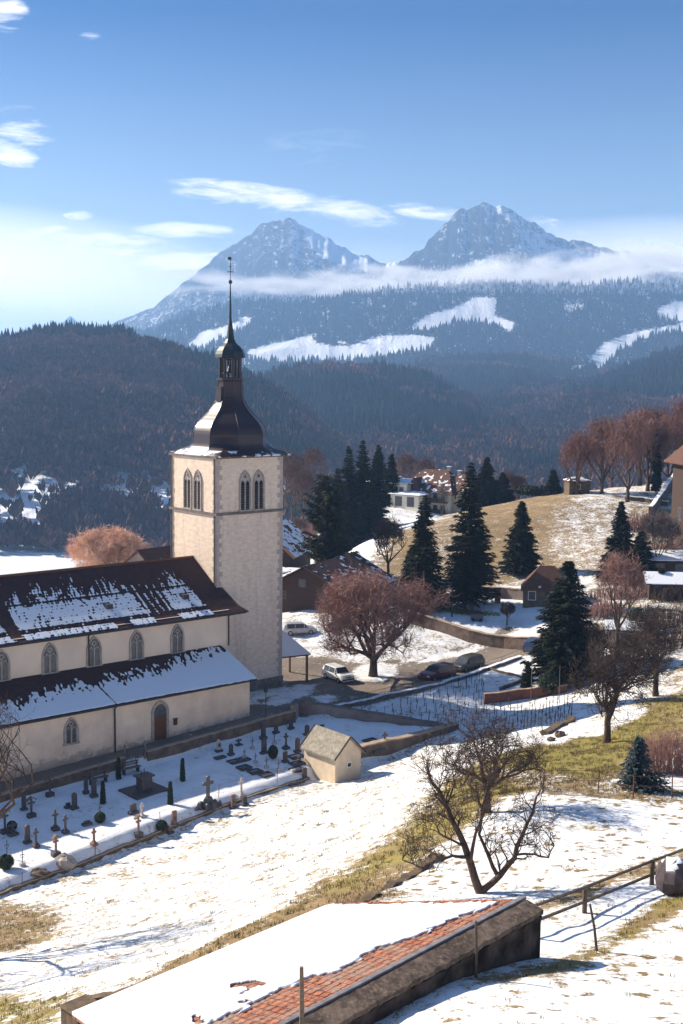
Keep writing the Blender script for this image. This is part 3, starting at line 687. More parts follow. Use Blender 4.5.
# ------------------------------------------------------------------ church
CH = thing('church', 'pale plastered church with gothic windows, snowy dark roofs and a tall square bell tower', 'church', uvz(66, 86.8, 0), A_)
XL = -46.
WA = Wall((0, 0, 0), (1, 0, 0), (0, -1, 0))
m = MB(); m.b(XL, -1.9, 0, 5.2, -5, 3.55); m.prism([(0.01, 3.5), (5.2, 3.5), (5.2, 5.2)], 'x', XL, -1.9); m.build('aisle_wall', M_AISLE, CH)
m = MB(); m.b(XL, -.5, 5.2, 19., -5, 8.72); m.prism([(5.3, 8.55), (6.8, 9.35), (12.1, 12.65), (17.4, 9.35), (18.9, 8.55)], 'x', XL, -.55); m.build('nave_wall', M_PLASTER, CH)
pro = np.array([(4.65, 8.42), (5.6, 8.86), (6.8, 9.55), (12.1, 12.87)]); pl_ = np.r_[0, np.cumsum(np.hypot(*np.diff(pro, axis=0).T))]; pl_ /= pl_[-1]
def nave_fn(a, b, mir=False):
    y = np.interp(1-b, pl_, pro[:, 0]); z = np.interp(1-b, pl_, pro[:, 1])
    if mir: y = 24.2-y
    # gable verge flares out with the eave
    x = XL + a*(.35-XL) + 0*y; x = x + a*np.interp(b, [0, .7, 1], [0, .15, .75])
    return x, y, z
def nave_snow(a, t, x, y, z):
    u = x+66; jag = (vnoise(u*1.5, u*0, 3)-.5)*.22+(vnoise(u*4., u*0, 4)-.5)*.12
    base = np.interp(t+jag*(t < .5), [0, .2, .34, .46, .5, .80, .82, .87, .885, .965, .98, 1], [-.6, -.25, .28, .62, .74, .82, .1, .1, .78, .8, .2, -.2])
    st = fbm(u*3.4+t*2.5, t*9, 3, 11)-.5; f2 = vnoise(u*6.5+t*3, t*26, 13)-.5
    f3 = vnoise((u+t*1.6)*8.5, t*17, 15)-.5; f4 = vnoise((u+t*1.6)*5.2, t*6, 16)-.5
    v = base + st*.35 + f2*.85 + f3*1.0*np.interp(t, [0, .45, .6, .9], [1.3, 1.1, .55, .4]) + f4*.45*np.interp(t, [0, .45, .6], [1.2, 1., .25])
    v = v + .16*np.sin(t*2*np.pi*24)*(t > .2) + .12*np.sin((u+t*1.6)*2*np.pi*1.7) + (vnoise(u*16, t*50, 19)-.5)*.35
    v = v - np.exp(-((t-.455-.0)/.016)**2)*1.
    def gap(u0, u1, soft=.25, k=1.): return k*np.clip((u-u0-(t-.7)*1.2)/soft+.5, 0, 1)*np.clip((u1+(t-.7)*-0.2-u)/soft+.5, 0, 1)
    v = v - gap(43.5, 44.7, .3)*1.3 - gap(57.2, 60.0, .3)*(1.1-.9*(np.abs((u*1.4) % 1-.5) < .16)*(t > .35)*(t < .85)) - gap(53.2, 55.0, .2)*1.2*(t > .82)
    v = v - np.clip((u-63.6+(1-t)*1.2)/.5, 0, 1)*1.5 - gap(60, 60.9, .2)*.4*(t < .5)
    v = v - (t < .45)*np.clip((44-u)/6, 0, 1)*.3
    for (u0, t0) in ((53.9, .62), (62.0, .62)): v = v - 1.2*((np.abs(u-u0) < .35) & (np.abs(t-t0) < .05))
    return v
roof_grid('nave_roof', M_ROOF, nave_fn, 900, 130, nave_snow, CH)
roof_grid('nave_roof', M_ROOF, lambda a, b: nave_fn(a, b, True), 60, 12, lambda a, t, x, y, z: .2+fbm(x, t*9, 3, 5)*.5, CH)
MB().tube([(XL, 12.1, 12.9), (.3, 12.1, 12.9)], .13, 6).build('ridge_tile', M_WOODR, CH)
m = MB(); m.tube([(.62, 12.1, 12.72), (.62, 6.8, 9.45), (.95, 5.6, 8.8), (1.35, 4.62, 8.36)], .09, 4); m.build('bargeboard', M_WOODR, CH)
for uu_, tt in ((53.9, .62), (62.0, .62)):
    y = np.interp(1-tt, pl_, pro[:, 0]); z = np.interp(1-tt, pl_, pro[:, 1]); d = MB(); d.prism([(y-.45, z-.3), (y+.25, z+.2), (y-.45, z+.22)], 'x', uu_-66-.28, uu_-66+.28); d.build('roof_hatch', M_IRON, CH)
ap = np.array([(-.5, 3.28), (5.2, 5.42)])
def aisle_fn(a, b): return XL + a*(-1.45-XL) + 0*b, ap[0, 0]+(ap[1, 0]-ap[0, 0])*(1-b), ap[0, 1]+(ap[1, 1]-ap[0, 1])*(1-b)
def aisle_snow(a, t, x, y, z):
    u = x+66; lim = np.interp(u, [20, 40, 46, 52, 58, 64], [.62, .60, .50, .42, .34, .10]); jag = (vnoise(u*1.3, u*0, 23)-.5)*.26+(vnoise(u*3.6, t*3, 24)-.5)*.26
    v = .5+(t-lim+jag*.7)*2.6 + (vnoise((u+t*1.5)*5.2, t*12, 27)-.5)*1.9*np.clip(1-np.abs(t-lim+.02)/.26, 0, 1)+(vnoise((u+t*1.5)*9, t*22, 28)-.5)*1.*np.clip(1-np.abs(t-lim)/.3, 0, 1)
    v = np.where(t > lim+.3, np.maximum(v, .9), v)
    v = v - 1.5*(np.abs(u-50.1-(t-1)*.4) < .07) - (t > .985)*2
    return np.clip(v, -1, 1.2)
roof_grid('aisle_roof', M_ROOF, aisle_fn, 800, 80, aisle_snow, CH, .09)
for (x0, x1, y, z) in ((XL, 1.1, 4.58, 8.40), (XL, -1.5, -.56, 3.22)):
    MB().tube([(x0, y, z), (x1, y, z)], .085, 6).build('gutter', M_IRON, CH)
for pts in ([(-15.4, 4.62, 8.4), (-15.4, 5.08, 8.1), (-15.4, 5.08, 5.5)], [(-.62, 4.62, 8.4), (-.62, 5.06, 8.1), (-.62, 5.06, 5.3)], [(-15.9, -.5, 3.2), (-15.9, -.12, 2.9), (-15.9, -.12, -1.2)]):
    MB().tube(pts, .07, 6).build('downpipe', M_IRON, CH)
WN = Wall((0, 5.2, 0), (1, 0, 0), (0, -1, 0))
for uc in (34.2, 38.4, 42.6, 46.95, 51.15, 55.4, 59.7): gothic_window(WN, uc-66, 5.45, 1.5, 2.62, CH)
gothic_window(WA, 46.1-66, .72, 1.35, 2.15, CH)
# door
m = MB(); ring(m, WA, arch(1.25, 3.1, k=.62), arch(1.75, 3.42, k=.62), 54.55-66, -.55, -.02, .1); dr = m.build('door', M_STONE, CH)
m = MB(); m.face([WA(54.55-66+p[0], -.55+p[1], .015) for p in arch(1.27, 3.1, k=.62)]); m.build('fanlight', M_DARKGLASS, dr)
m = MB()
for i in range(6): bar(m, WA, -11.45-.6+i*.2, -11.45-.6+i*.2+.185, -.6, 1.45, .02, .05)
m.build('door_leaf', M_WOODR, dr); MB().box((-11.05, -.08, .35), (.05, .08, .16)).build('handle', M_IRON, dr)
MB().box((-9.95, -.12, .7), (.32, .14, .5)).box((-9.95, -.13, 1.0), (.4, .2, .06)).build('notice_box', M_IRON, CH)
# tower
m = MB(); m.b(.1, 8.1, 8.1, 16.1, -4, 22.95); m.build('tower_wall', M_TOWER, CH)
for (cx, cy) in ((.1, 8.1), (8.1, 8.1), (.1, 16.1), (8.1, 16.1)):
    m = MB()
    sx_ = 1 if cx < 4 else -1; sy_ = 1 if cy < 12 else -1; z = .55; i = 0; rr = random.Random(int(cx*7+cy))
    while z < 22.8:
        h = .42+.1*rr.random(); a, b = (.62, .36) if i % 2 else (.36, .62); a += rr.uniform(-.08, .08); b += rr.uniform(-.08, .08)
        m.b(cx-sx_*.03, cx+sx_*a, cy-sy_*.03, cy+sy_*b, z, z+h-.02)
        z += h; i += 1
    m.build('quoin', M_QUOIN, CH)
MB().b(-.02, 8.22, 7.98, 16.22, -4, .5).build('plinth', M_STONED, CH)
m = MB(); m.b(-.06, 8.26, 7.94, 16.26, 17.3, 17.55); m.build('string_course', M_STONED, CH)
m = MB(); m.b(-.05, 8.25, 7.95, 16.25, 22.75, 22.98); m.build('cornice', M_STONED, CH)
WT = Wall((.1, 8.1, 0), (1, 0, 0), (0, -1, 0)); WL = Wall((.1, 16.1, 0), (0, -1, 0), (-1, 0, 0))
for wf, cs in ((WT, (3.35, 5.0)), (WL, (3.1, 4.85))):
    for c in cs: gothic_window(wf, c, 17.7, 1.42, 3.9, CH, True, name='belfry_window')
for y in (8.35, 15.9): MB().tube([(0.0, y, 22.8), (0., y, -1)] , .06, 6).build('downpipe', M_IRON, CH)
TC = (4.38, 11.85)
def oring(r, q, z): 
    P = []
    for k in range(4):
        a = k*math.pi/2; ca, sa = math.cos(a), math.sin(a)
        for x, y in ((r, -.414*r), (r, .414*r), (r*q, r*q)):
            P.append(Vector((TC[0]+x*ca-y*sa, TC[1]+x*sa+y*ca, z)))
    return P
m = MB(); prof = [(4.42, 1, 22.9), (4.45, 1, 23.0), (3.98, .95, 23.28), (3.68, .84, 23.6), (3.52, .75, 24.0), (3.47, .707, 24.6), (3.42, .707, 25.1), (3.27, .707, 25.6), (2.95, .707, 26.1), (2.45, .707, 26.65), (1.95, .707, 27.2), (1.55, .707, 27.75), (1.32, .707, 28.3), (1.2, .707, 28.9), (1.13, .707, 30.2)]
def _cr(P, n=4):
    Q = []; P = [P[0]]+P+[P[-1]]
    for i in range(1, len(P)-2):
        for k in range(n):
            t_ = k/n; Q.append(tuple(.5*((2*P[i][j])+(-P[i-1][j]+P[i+1][j])*t_+(2*P[i-1][j]-5*P[i][j]+4*P[i+1][j]-P[i+2][j])*t_**2+(-P[i-1][j]+3*P[i][j]-3*P[i+1][j]+P[i+2][j])*t_**3) for j in range(3)))
    return Q+[P[-1]]
prof_s = prof[:2]+_cr(prof[2:])
rings = [oring(*p) for p in prof_s]
for A1, B1 in zip(rings[:-1], rings[1:]):
    for i in range(12): j = (i+1) % 12; m.face([A1[i], A1[j], B1[j], B1[i]])
m.face(rings[0][::-1]); m.face(rings[-1]); troof = m.build('tower_roof', M_COPPER, CH)
for k in range(8):
    a = math.pi/8+k*math.pi/4; pts = [(TC[0]+p[0]*1.082*math.cos(a), TC[1]+p[0]*1.082*math.sin(a), p[2]) for p in prof[5:]]
    MB().tube(pts, .05, 4).build('hip_roll', M_COPPER, troof)
# small louvred dormer on the neck
MB().b(TC[0]-1.45, TC[0]-1.1, TC[1]-.45, TC[1]+.45, 28.2, 29.5).b(TC[0]-1.55, TC[0]-1.1, TC[1]-.55, TC[1]+.55, 29.5, 29.62).build('dormer', M_COPPER, troof)
m = MB(); m.lathe([(1.25, 30.15), (1.45, 30.25), (1.45, 30.42), (1.2, 30.5)], 8, TC, math.pi/8); lan = m.build('lantern', M_COPPER, CH)
for k in range(8):
    a = math.pi/8+k*math.pi/4; x, y = TC[0]+1.02*math.cos(a), TC[1]+1.02*math.sin(a)
    MB().box((x, y, 31.5), (.22, .22, 2.1), a).build('post', M_COPPER, lan)
for dz_, r_ in ((30.95, .04), (32.3, .05)):
    MB().tube([Vector((TC[0]+1.0*math.cos(math.pi/8+k*math.pi/4), TC[1]+1.0*math.sin(math.pi/8+k*math.pi/4), dz_)) for k in range(9)], r_, 4).build('railing', M_COPPER, lan)

MB().lathe([(.42, 31.0), (.36, 31.15), (.26, 31.5), (.18, 31.7), (.06, 31.8), (.03, 32.5)], 12, TC).build('bell', M_PATINA, CH, True)
m = MB(); m.lathe([(1.30, 32.42), (1.55, 32.5), (1.5, 32.8), (1.38, 33.15), (1.05, 33.55), (.62, 33.9), (.42, 34.3), (.33, 34.9), (.24, 35.6), (.17, 36.0)], 8, TC, math.pi/8); sp = m.build('lantern_roof', M_PATINA, CH)
MB().lathe([(.15, 35.95), (.13, 36.2), (.05, 39.7), (.05, 39.75)], 8, TC).build('spire', M_PATINA, CH)
m = MB(); m.lathe([(.03, 39.65), (.15, 39.74), (.2, 39.87), (.15, 40.0), (.03, 40.1)], 10, TC); m.tube([(TC[0], TC[1], 40.), (TC[0], TC[1], 42.2)], .035, 5)
m.box((TC[0], TC[1], 40.85), (.62, .07, .07), -A_); m.box((TC[0], TC[1], 41.35), (.2, .05, .1), -A_); m.box((TC[0]-.08, TC[1], 42.15), (.34, .05, .28), -A_); m.build('finial_cross', M_IRON, CH)
# ------------------------------------------------------------------ walls along the ground
M_WALLB = mat2('brown_rubble_wall', (.18, .13, .10), (.095, .068, .055), 1.6, .95, .7, .05)
M_WALLG = mat2('grey_purple_wall', (.20, .16, .15), (.28, .23, .21), 1.1, .95, .5, .04)
M_WALLD = mat2('mossy_wall', (.17, .12, .075), (.09, .065, .045), 3, .95, .9, .06)
M_BRICK = mat2('reddish_wall', (.20, .085, .055), (.13, .06, .045), 2, .9, .4, .03)
M_CAP = mat2('sandy_capstone', (.42, .31, .22), (.30, .22, .16), 2, .95, .4, .03)
def resample(pts, d):
    out = [Vector(pts[0])]
    for a, b in zip(pts[:-1], pts[1:]):
        a = Vector(a); b = Vector(b); n = max(1, int((b-a).length/d))
        out += [a.lerp(b, (i+1)/n) for i in range(n)]
    return out
def wall(name, label, pts, h, th, mat, cap=None, capmat=None, base=1.2, zt=None, rough=.04, seed=0, cat='wall', step=.6, parent=None):
    """pts: ground points; follows the terrain, or straight between zt heights"""
    P = resample(pts, step); n = len(P); rr = random.Random(seed); tops = []
    for i, p in enumerate(P):
        zg = hz(p.x, p.y); t = i/(n-1); tops.append(((zt[0]+(zt[1]-zt[0])*t) if zt else zg+h)+rr.uniform(-rough, rough))
    if not zt:
        k = tops[:]; tops = [sum(k[max(0, i-3):i+4])/len(k[max(0, i-3):i+4])+rr.uniform(-rough, rough) for i in range(n)]
    def strip(lo, hi, w, nm, m_, par):
        mb = MB(); rows = []
        for i, p in enumerate(P):
            d = (P[min(i+1, n-1)]-P[max(i-1, 0)]); d.z = 0; d.normalize(); nn = Vector((-d.y, d.x, 0))*(w/2*(1+rr.uniform(-rough, rough)))
            a = Vector((p.x, p.y, 0)); z0 = lo(i); z1 = hi(i)
            rows.append(len(mb.v)); mb.v += [a-nn+Vector((0, 0, z0)), a+nn+Vector((0, 0, z0)), a+nn*.96+Vector((0, 0, z1)), a-nn*.96+Vector((0, 0, z1))]
        for r0, r1 in zip(rows[:-1], rows[1:]):
            for j in range(4): k2 = (j+1) % 4; mb.f.append([r0+j, r0+k2, r1+k2, r1+j]); mb.m.append(0)
        mb.f.append([rows[0]+j for j in range(4)]); mb.f.append([rows[-1]+j for j in range(4)][::-1]); mb.m += [0, 0]
        return mb.build(nm, m_, par)
    if parent is None and cap: root = thing(name, label, cat, (0, 0, 0))
    else: root = parent
    o = strip(lambda i: min(hz(P[i].x, P[i].y), tops[i])-base, lambda i: tops[i], th, 'wall_body' if root else name, mat, root)
    if cap: strip(lambda i: tops[i]+.003, lambda i: tops[i]+cap, th+.1, 'capstone' if capmat is not M_SNOW else 'snow_cap', capmat, root)
    if not root: tag(o, label, cat); return o
    return root
def uvp(*L): return [uvz(u, v) for u, v in L]
wall('churchyard_wall', 'low sandy capped wall between the lower edge of the churchyard and the snowy slope', uvp((5,60),(18,66),(33.3,71.0),(48,73.4),(55,74.2),(61.4,74.95)), .06, .34, M_WALLD, .07, M_CAP, seed=2, rough=.05)
wall('churchyard_wall', 'thick tan topped wall running uphill from the little chapel to the big retaining wall', uvp((64.6,75.6),(70,75.5),(79.3,75.3)), .55, .6, M_WALLB, .12, M_CAP, seed=3)
wall('path_wall', 'low stone wall under the dark path, left half below the aisle window', uvp((8,84.2),(49.5,84.2)), 0, .35, M_WALLB, .06, M_CAP, zt=(-3.4,-.55), seed=4, base=1.6)
wall('path_wall', 'low stone wall under the dark path, right half beyond the yard gate', uvp((51.6,84.2),(67.3,84.2)), 0, .35, M_WALLB, .06, M_CAP, zt=(-.5,.35), seed=5, base=1.6)
wall('retaining_wall', 'tall grey retaining wall holding the vineyard above the churchyard', uvp((67.2,84.3),(69.4,86.5),(79.2,75.4)), 0, .5, M_WALLG, .1, M_STONED, zt=(.8,-1.35), seed=6, base=3)
# street wall above the vineyard
SW = [ground(330,709), ground(385,698), ground(440,686), ground(482,672), ground(521,658)]
wall('street_wall', 'low street wall with a snowy top between the parked cars and the vineyard', SW, .35, .35, M_STONED, .05, M_SNOW, seed=7)
t = thing('street_railing', 'thin dark railing standing on the street wall above the vineyard', 'railing')
prs = resample(SW, 2.4)
for p in prs: q = on(p.x, p.y, .35); MB().tube([q, q+Vector((0, 0, .65))], .025, 4).build('post', M_IRON, t)
for k in (.62, .98): MB().tube([on(p.x, p.y, k) for p in prs], .02, 4).build('rail', M_IRON, t)
wall('garden_wall', 'reddish brick wall at the right end of the vineyard', [ground(484,704), ground(520,699), ground(567,692)], .95, .3, M_BRICK, .06, M_CAP, seed=8)
wall('garden_wall', 'thin brown garden edging across the snowy plot above the vineyard', [ground(488,670), ground(505,674), ground(524,679)], .22, .25, M_WALLB, seed=9)
wall('garden_wall', 'short brown edging stepping up beside the two garden shrubs', [ground(500,690), ground(524,680)], .25, .25, M_WALLB, seed=10)
wall('park_wall', 'long brown stone wall holding up the snowy park above the street', [ground(404,622), ground(436,630), ground(470,642), ground(505,648), ground(546,648)], 1.35, .5, M_WALLB, .08, M_CAP, seed=11, rough=.03, base=2)
wall('park_wall', 'dark wall with a pale top at the back of the park beside the lodge', [ground(484,597), ground(505,598), ground(526,600)], 1.3, .5, M_WALLG, .1, M_CAP, seed=12)
wall('hedge_wall', 'dark bank of stones along the bend of the lane below the dense apple tree', [ground(545,735), ground(556,728), ground(572,722)], .35, .6, M_WALLD, seed=13, rough=.12)
wall('lane_wall', 'dark snow topped wall below the grove on the hilltop', [ground(625,500), ground(645,502), ground(668,506)], .7, .5, M_WALLD, .1, M_SNOW, seed=14)
wall('hillside_wall', 'straight brown wall climbing diagonally to the manor at the right edge', [ground(650,520), ground(664,500), ground(680,480)], 2.0, .6, M_WALLB, .12, M_SNOW, seed=15)
wall('terrace_wall', 'dark earthy wall with withered grass between the slope and the tiled roof', [ground(82,1004), ground(130,992), ground(200,972), ground(275,940), ground(345,910), ground(400,882), ground(440,856)], .14, .4, M_WALLD, seed=16, rough=.14, step=.35)
p = ground(82, 1020); MB().box((0, 0, .0), (1.0, 1.0, 1.1)).box((0, 0, .58), (1.1, 1.1, .08)).build('pier', M_WALLD, bevel=.04, loc=p+Vector((0, 0, -.1))); o = bpy.data.objects['pier']; o.rotation_euler.z = .8; tag(o, 'square mossy stone pier ending the earthy wall at lower left', 'pier')

# ------------------------------------------------------------------ generic houses
M_WHITE = mat2('cream_house_wall', (.82, .76, .64), (.74, .68, .56), 1, .9, .1)
M_BROWNROOF = snowroof_mat('brown_tiles', (.13, .06, .04), (.085, .042, .03))
M_GREYROOF = snowroof_mat('speckled_stone_roof', (.17, .145, .11), (.36, .32, .26))
M_TIMBER = mat2('orange_timber', (.36, .17, .08), (.24, .11, .06), 3, .8, .2)
M_DWOOD = mat2('dark_barn_wood', (.075, .045, .035), (.045, .03, .025), 3, .9, .4, .02, stretch=(5, 5, .5))
M_PLASY = mat2('warm_cream_plaster', (.70, .56, .40), (.58, .46, .33), 1.5, .95, .3, .02)
def box_window(mb, wf, a, z, w, h): bar(mb, wf, a-w/2, a+w/2, z, z+h, -.05, .03)
def house(name, label, loc, rz, w, d, hw, hr, wallm, roofm, cover=.5, ov=.5, hip=0., wins=(), cat='house', base=2., rs=1, ridge_off=0, chimney=None, door=None, snowlo=None):
    """ridge along local x; loc is the middle of the footprint at ground level"""
    t = thing(name, label, cat, loc, rz); m = MB(); m.b(-w/2, w/2, -d/2, d/2, -base, hw)
    if not hip: m.prism([(-d/2+.01, hw-.02), (d/2-.01, hw-.02), (0, hw+hr*(1-.06))], 'x', -w/2, w/2)
    m.build('wall', wallm, t); k = ov; sl = hr/(d/2); e = hw-ov*sl
    for sg in (-1, 1):
        def fn(a, b, sg=sg):
            xl = w/2+k; xr = (w/2-hip) if hip else w/2+k; half = xl*b+xr*(1-b)
            return (2*a-1)*half, sg*(d/2+k)*b+0*a, hw+hr+.1-(hr+ov*sl)*b
        roof_grid('roof', roofm, fn, 90, 40, lambda a, b, x, y, z, sg=sg: cover+(fbm(x*1.3+rs*9+sg*40, y*2.2, 4, rs)-.5)*1.5+(.25*(b-.4) if snowlo is None else snowlo*(b-.5)), t, .08)
    if hip:
        for sg in (-1, 1):
            def fn(a, b, sg=sg): return sg*((w/2+k)*b+(w/2-hip)*(1-b))+0*a, (2*a-1)*(d/2+k)*b, hw+hr+.1-(hr+ov*sl)*b
            roof_grid('roof', roofm, fn, 50, 40, lambda a, b, x, y, z: cover+(fbm(y*1.3+rs*5, x*2.2, 4, rs+3)-.5)*1.5, t, .08)
    faces = {'f': Wall((0, -d/2, 0), (1, 0, 0), (0, -1, 0)), 'b': Wall((0, d/2, 0), (-1, 0, 0), (0, 1, 0)), 'l': Wall((-w/2, 0, 0), (0, -1, 0), (-1, 0, 0)), 'r': Wall((w/2, 0, 0), (0, 1, 0), (1, 0, 0))}
    for (fc, a, z, ww, hh) in wins:
        q = MB(); bar(q, faces[fc], a-ww/2-.08, a+ww/2+.08, z-.08, z+hh+.08, -.04, .03); f_ = q.build('window', M_WOOD if wallm in (M_WHITE, M_DWOOD) else M_WHITE, t)
        q = MB(); bar(q, faces[fc], a-ww/2, a+ww/2, z, z+hh, .0, .045); q.build('pane', M_DARKGLASS, f_)
    if door:
        fc, a, ww, hh = door; q = MB(); bar(q, faces[fc], a-ww/2, a+ww/2, -.1, hh, -.04, .05); q.build('door', M_WOODR, t)
    if chimney:
        x, y, h = chimney; q = MB().box((x, y, hw+hr+h/2-1.), (.7, .7, h+1.4)).build('chimney', M_STONE, t)
        MB().box((x, y, hw+hr+h-.2), (.9, .9, .12)).build('chimney_cap', M_SNOW, q)
    return t
g_ = ground(349, 781)
uv_ = to_uv(g_.x, g_.y)
CZc = -1.75
house('mortuary_chapel', 'tiny cream chapel with a speckled stone roof standing in the lower churchyard wall', uvz(uv_[0]+.2, uv_[1]+2.35, CZc), A_+math.pi/2, 4.0, 2.8, 1.7, 1.35, M_PLASY, M_GREYROOF, -3, .28, cat='chapel', rs=4, wins=(('l', .1, .55, .35, .3),), door=('f', -.9, .7, 1.3), snowlo=0, base=1.2)
ch_ = bpy.data.objects['mortuary_chapel']
for s_ in (-1, 1):
    for x_ in (-1, 1): MB().tube([(x_*2.3, s_*1.72, 1.50), (x_*2.3, 0, 3.15)], .07, 4).build('bargeboard', M_DWOOD, ch_)
# shelter with snowy roof beside the tower
pc = at_Y(279, 655, 124.); pc = Vector((pc[0], pc[1], hz(pc[0], pc[1])))
t = thing('bus_shelter', 'open shelter with a steep snow covered roof beside the foot of the tower', 'shelter', pc, A_-.25)
zr = 3.0
def pyr(a, b, sg, ax):
    k = 2.5*b
    p = (2*a-1)*k; q = sg*k+0*a; z = zr+2.5*(1-b)
    return (p, q, z) if ax else (q, p, z)
for ax in (0, 1):
    for sg in (-1, 1): roof_grid('roof', M_BROWNROOF, lambda a, b, sg=sg, ax=ax: pyr(a, b, sg, ax), 24, 20, lambda a, b, x, y, z: .9+0*a, t)
for x in (-2.2, 2.2):
    for y in (-2.2, 2.2): MB().box((x, y, 1.2), (.2, .2, 3.6)).build('post', M_WOOD, t)
MB().b(-2.35, 2.35, -2.35, -2.2, 2.8, 3.0).b(-2.35, 2.35, 2.2, 2.35, 2.8, 3.0).b(-2.35, -2.2, -2.2, 2.2, 2.8, 3.0).b(2.2, 2.35, -2.2, 2.2, 2.8, 3.0).build('beam', M_WOOD, t)
def at_ground(px, py, D):
    p = at_Y(px, py, D); return on(p[0], p[1])
house('barn', 'dark wooden barn with a half snowy roof behind the round bare tree', at_ground(330, 612, 162), 1.12, 14, 11.5, 2.0, 3.0, M_DWOOD, M_BROWNROOF, .33, .9, rs=7, cat='barn', wins=(('l', 3.4, .1, 2.4, 1.7), ('l', -.6, 2.3, .9, .9), ('l', -3.6, .5, 1., .9)))
house('annex', 'low annex with a cream gable beside the dark barn, silver car in front', at_ground(282, 612, 168), -.3, 9, 7, 2.4, 1.3, M_PLASY, M_BROWNROOF, .75, .5, rs=8, cat='annex', wins=(('f', -1, .7, 1.6, 1.2), ('f', 2.4, .2, 2.2, 2.))) 
# timber chalet behind the tower
th = house('chalet', 'chalet with an orange timber gable and a columned porch behind the tower', at_ground(276, 580, 186), math.pi/2-.25, 11, 8, 6.2, 3.6, M_DWOOD, M_BROWNROOF, .6, .9, rs=9, wins=(('l', -1.6, 3.9, 1.1, 1.3), ('l', 1.4, 3.9, 1.1, 1.3)))
wl = Wall((-5.5, 0, 0), (0, -1, 0), (-1, 0, 0))
for a0, a1 in ((-4.9, 0), (4.9, 0)):
    MB().tube([wl(a0, 5.5, .95), wl(a1, 9.9, .95)], .2, 4).build('bargeboard', M_TIMBER, th)
MB().tube([wl(0, 5.4, .9), wl(0, 9.7, .9)], .16, 4).tube([wl(-3.2, 6.3, .9), wl(3.2, 6.3, .9)], .16, 4).build('gable_frame', M_TIMBER, th)
m = MB(); P8 = [wl(-4.6, 3.1, 2.6), wl(4.6, 3.1, 2.6), wl(4.6, 3.5, .1), wl(-4.6, 3.5, .1)]; m.face(P8); m.face([p+Vector((0, 0, .2)) for p in P8])
for i in range(4): m.face([P8[i], P8[(i+1) % 4], P8[(i+1) % 4]+Vector((0, 0, .2)), P8[i]+Vector((0, 0, .2))])
m.build('porch_roof', M_SNOW, th)
for a in (-4.3, -2.9, -1.45, 0, 1.45, 2.9, 4.3): MB().tube([wl(a, -.8, 2.4), wl(a, 3.15, 2.4)], .12, 6).build('column', M_STONED, th)
house('village_house', 'house gable with a dark roof edge peeping over the church ridge left of the tower', at_ground(160, 570, 150)+Vector((0, 0, 2.6)), .9, 7, 6, 6.2, 2.2, M_WALLG, M_BROWNROOF, .1, .4, rs=3, wins=(('f', -1, 4, .8, 1.1),))
# houses on the far brow
def brow(px, py, D): 
    p = at_Y(px, py, D); return Vector(p)
house('modern_house', 'low white modern house with a flat snowy roof left of the big villa', brow(395, 498, 262), -.62, 11, 8, 3.6, .7, M_WHITE, M_BROWNROOF, .85, .6, hip=2, rs=21, wins=[('f', -4.2+i*1.4, 1.2, .9, 1.6) for i in range(7)]+[('l', -2, 1.2, 1.2, 1.5), ('l', 1, 1.2, 1.2, 1.5)], chimney=(1, 0, .6), base=6)
house('garage_wing', 'low wing with dark doors stepping down beside the white modern house', brow(412, 505, 256), -.62, 7, 6, 2.4, .5, M_WHITE, M_BROWNROOF, .85, .5, hip=1.5, rs=22, cat='garage', wins=[('f', -1.5, 0, 1.6, 1.9), ('f', 1.5, 0, 1.6, 1.9)], base=5)
vl_ = house('villa', 'big villa with steep brown snow flecked roofs and long balconies on the brow', brow(436, 511, 260), -.62, 13, 10, 4.9, 4.0, M_WHITE, M_BROWNROOF, .24, .8, hip=3.5, rs=23, wins=[('f', -4.6+i*1.85, 2.9, .9, 1.3) for i in range(6)]+[('f', -4.6+i*1.85, .5, .9, 1.3) for i in range(6)]+[('l', -2, 2.8, .9, 1.2), ('l', 2, 2.8, .9, 1.2)], chimney=(2.5, 1, 1.0), base=7)
for z in (0.1, 2.45): MB().b(-6, 6, -6.3, -5.05, z, z+.15).b(-6, 6, -6.3, -6.2, z+.15, z+.95).build('balcony', M_DWOOD, vl_)
MB().prism([(-4.2, 4.3), (-.5, 4.3), (-2.3, 7.4)], 'y', -5.9, -1).build('cross_gable', M_BROWNROOF, vl_)
house('white_house', 'white house with a pyramid roof behind the tallest fir on the brow', brow(463, 512, 257), -.62, 8, 8, 5.2, 3.2, M_WHITE, M_BROWNROOF, .2, .7, hip=3.9, rs=24, wins=[('f', -2.4, 3.1, .9, 1.2), ('f', 0, 3.1, .9, 1.2), ('f', 2.4, 3.1, .9, 1.2), ('f', -2.4, .5, .9, 1.2), ('f', 2.4, .5, .9, 1.2)], base=6, chimney=(-1, 0, .6))
house('park_lodge', 'stone lodge with a steep hipped red brown roof at the back of the snowy park', at_ground(546, 606, 150), -.15, 5.8, 4.6, 2.3, 2.4, M_WALLB, M_BROWNROOF, .02, .3, hip=2.0, rs=25, cat='lodge', wins=(('f', -1.8, .8, .8, 1.0), ('f', .6, .8, .8, 1.0)), base=2)
house('pavilion', 'small square stone pavilion with a snowy top under the grove on the grassy hill', at_ground(577, 487, 218), .1, 3.8, 3.2, 2.3, .6, M_WALLD, M_BROWNROOF, .5, .25, hip=1.4, rs=26, cat='pavilion', wins=(('f', -.2, .9, .6, .8),), base=2)
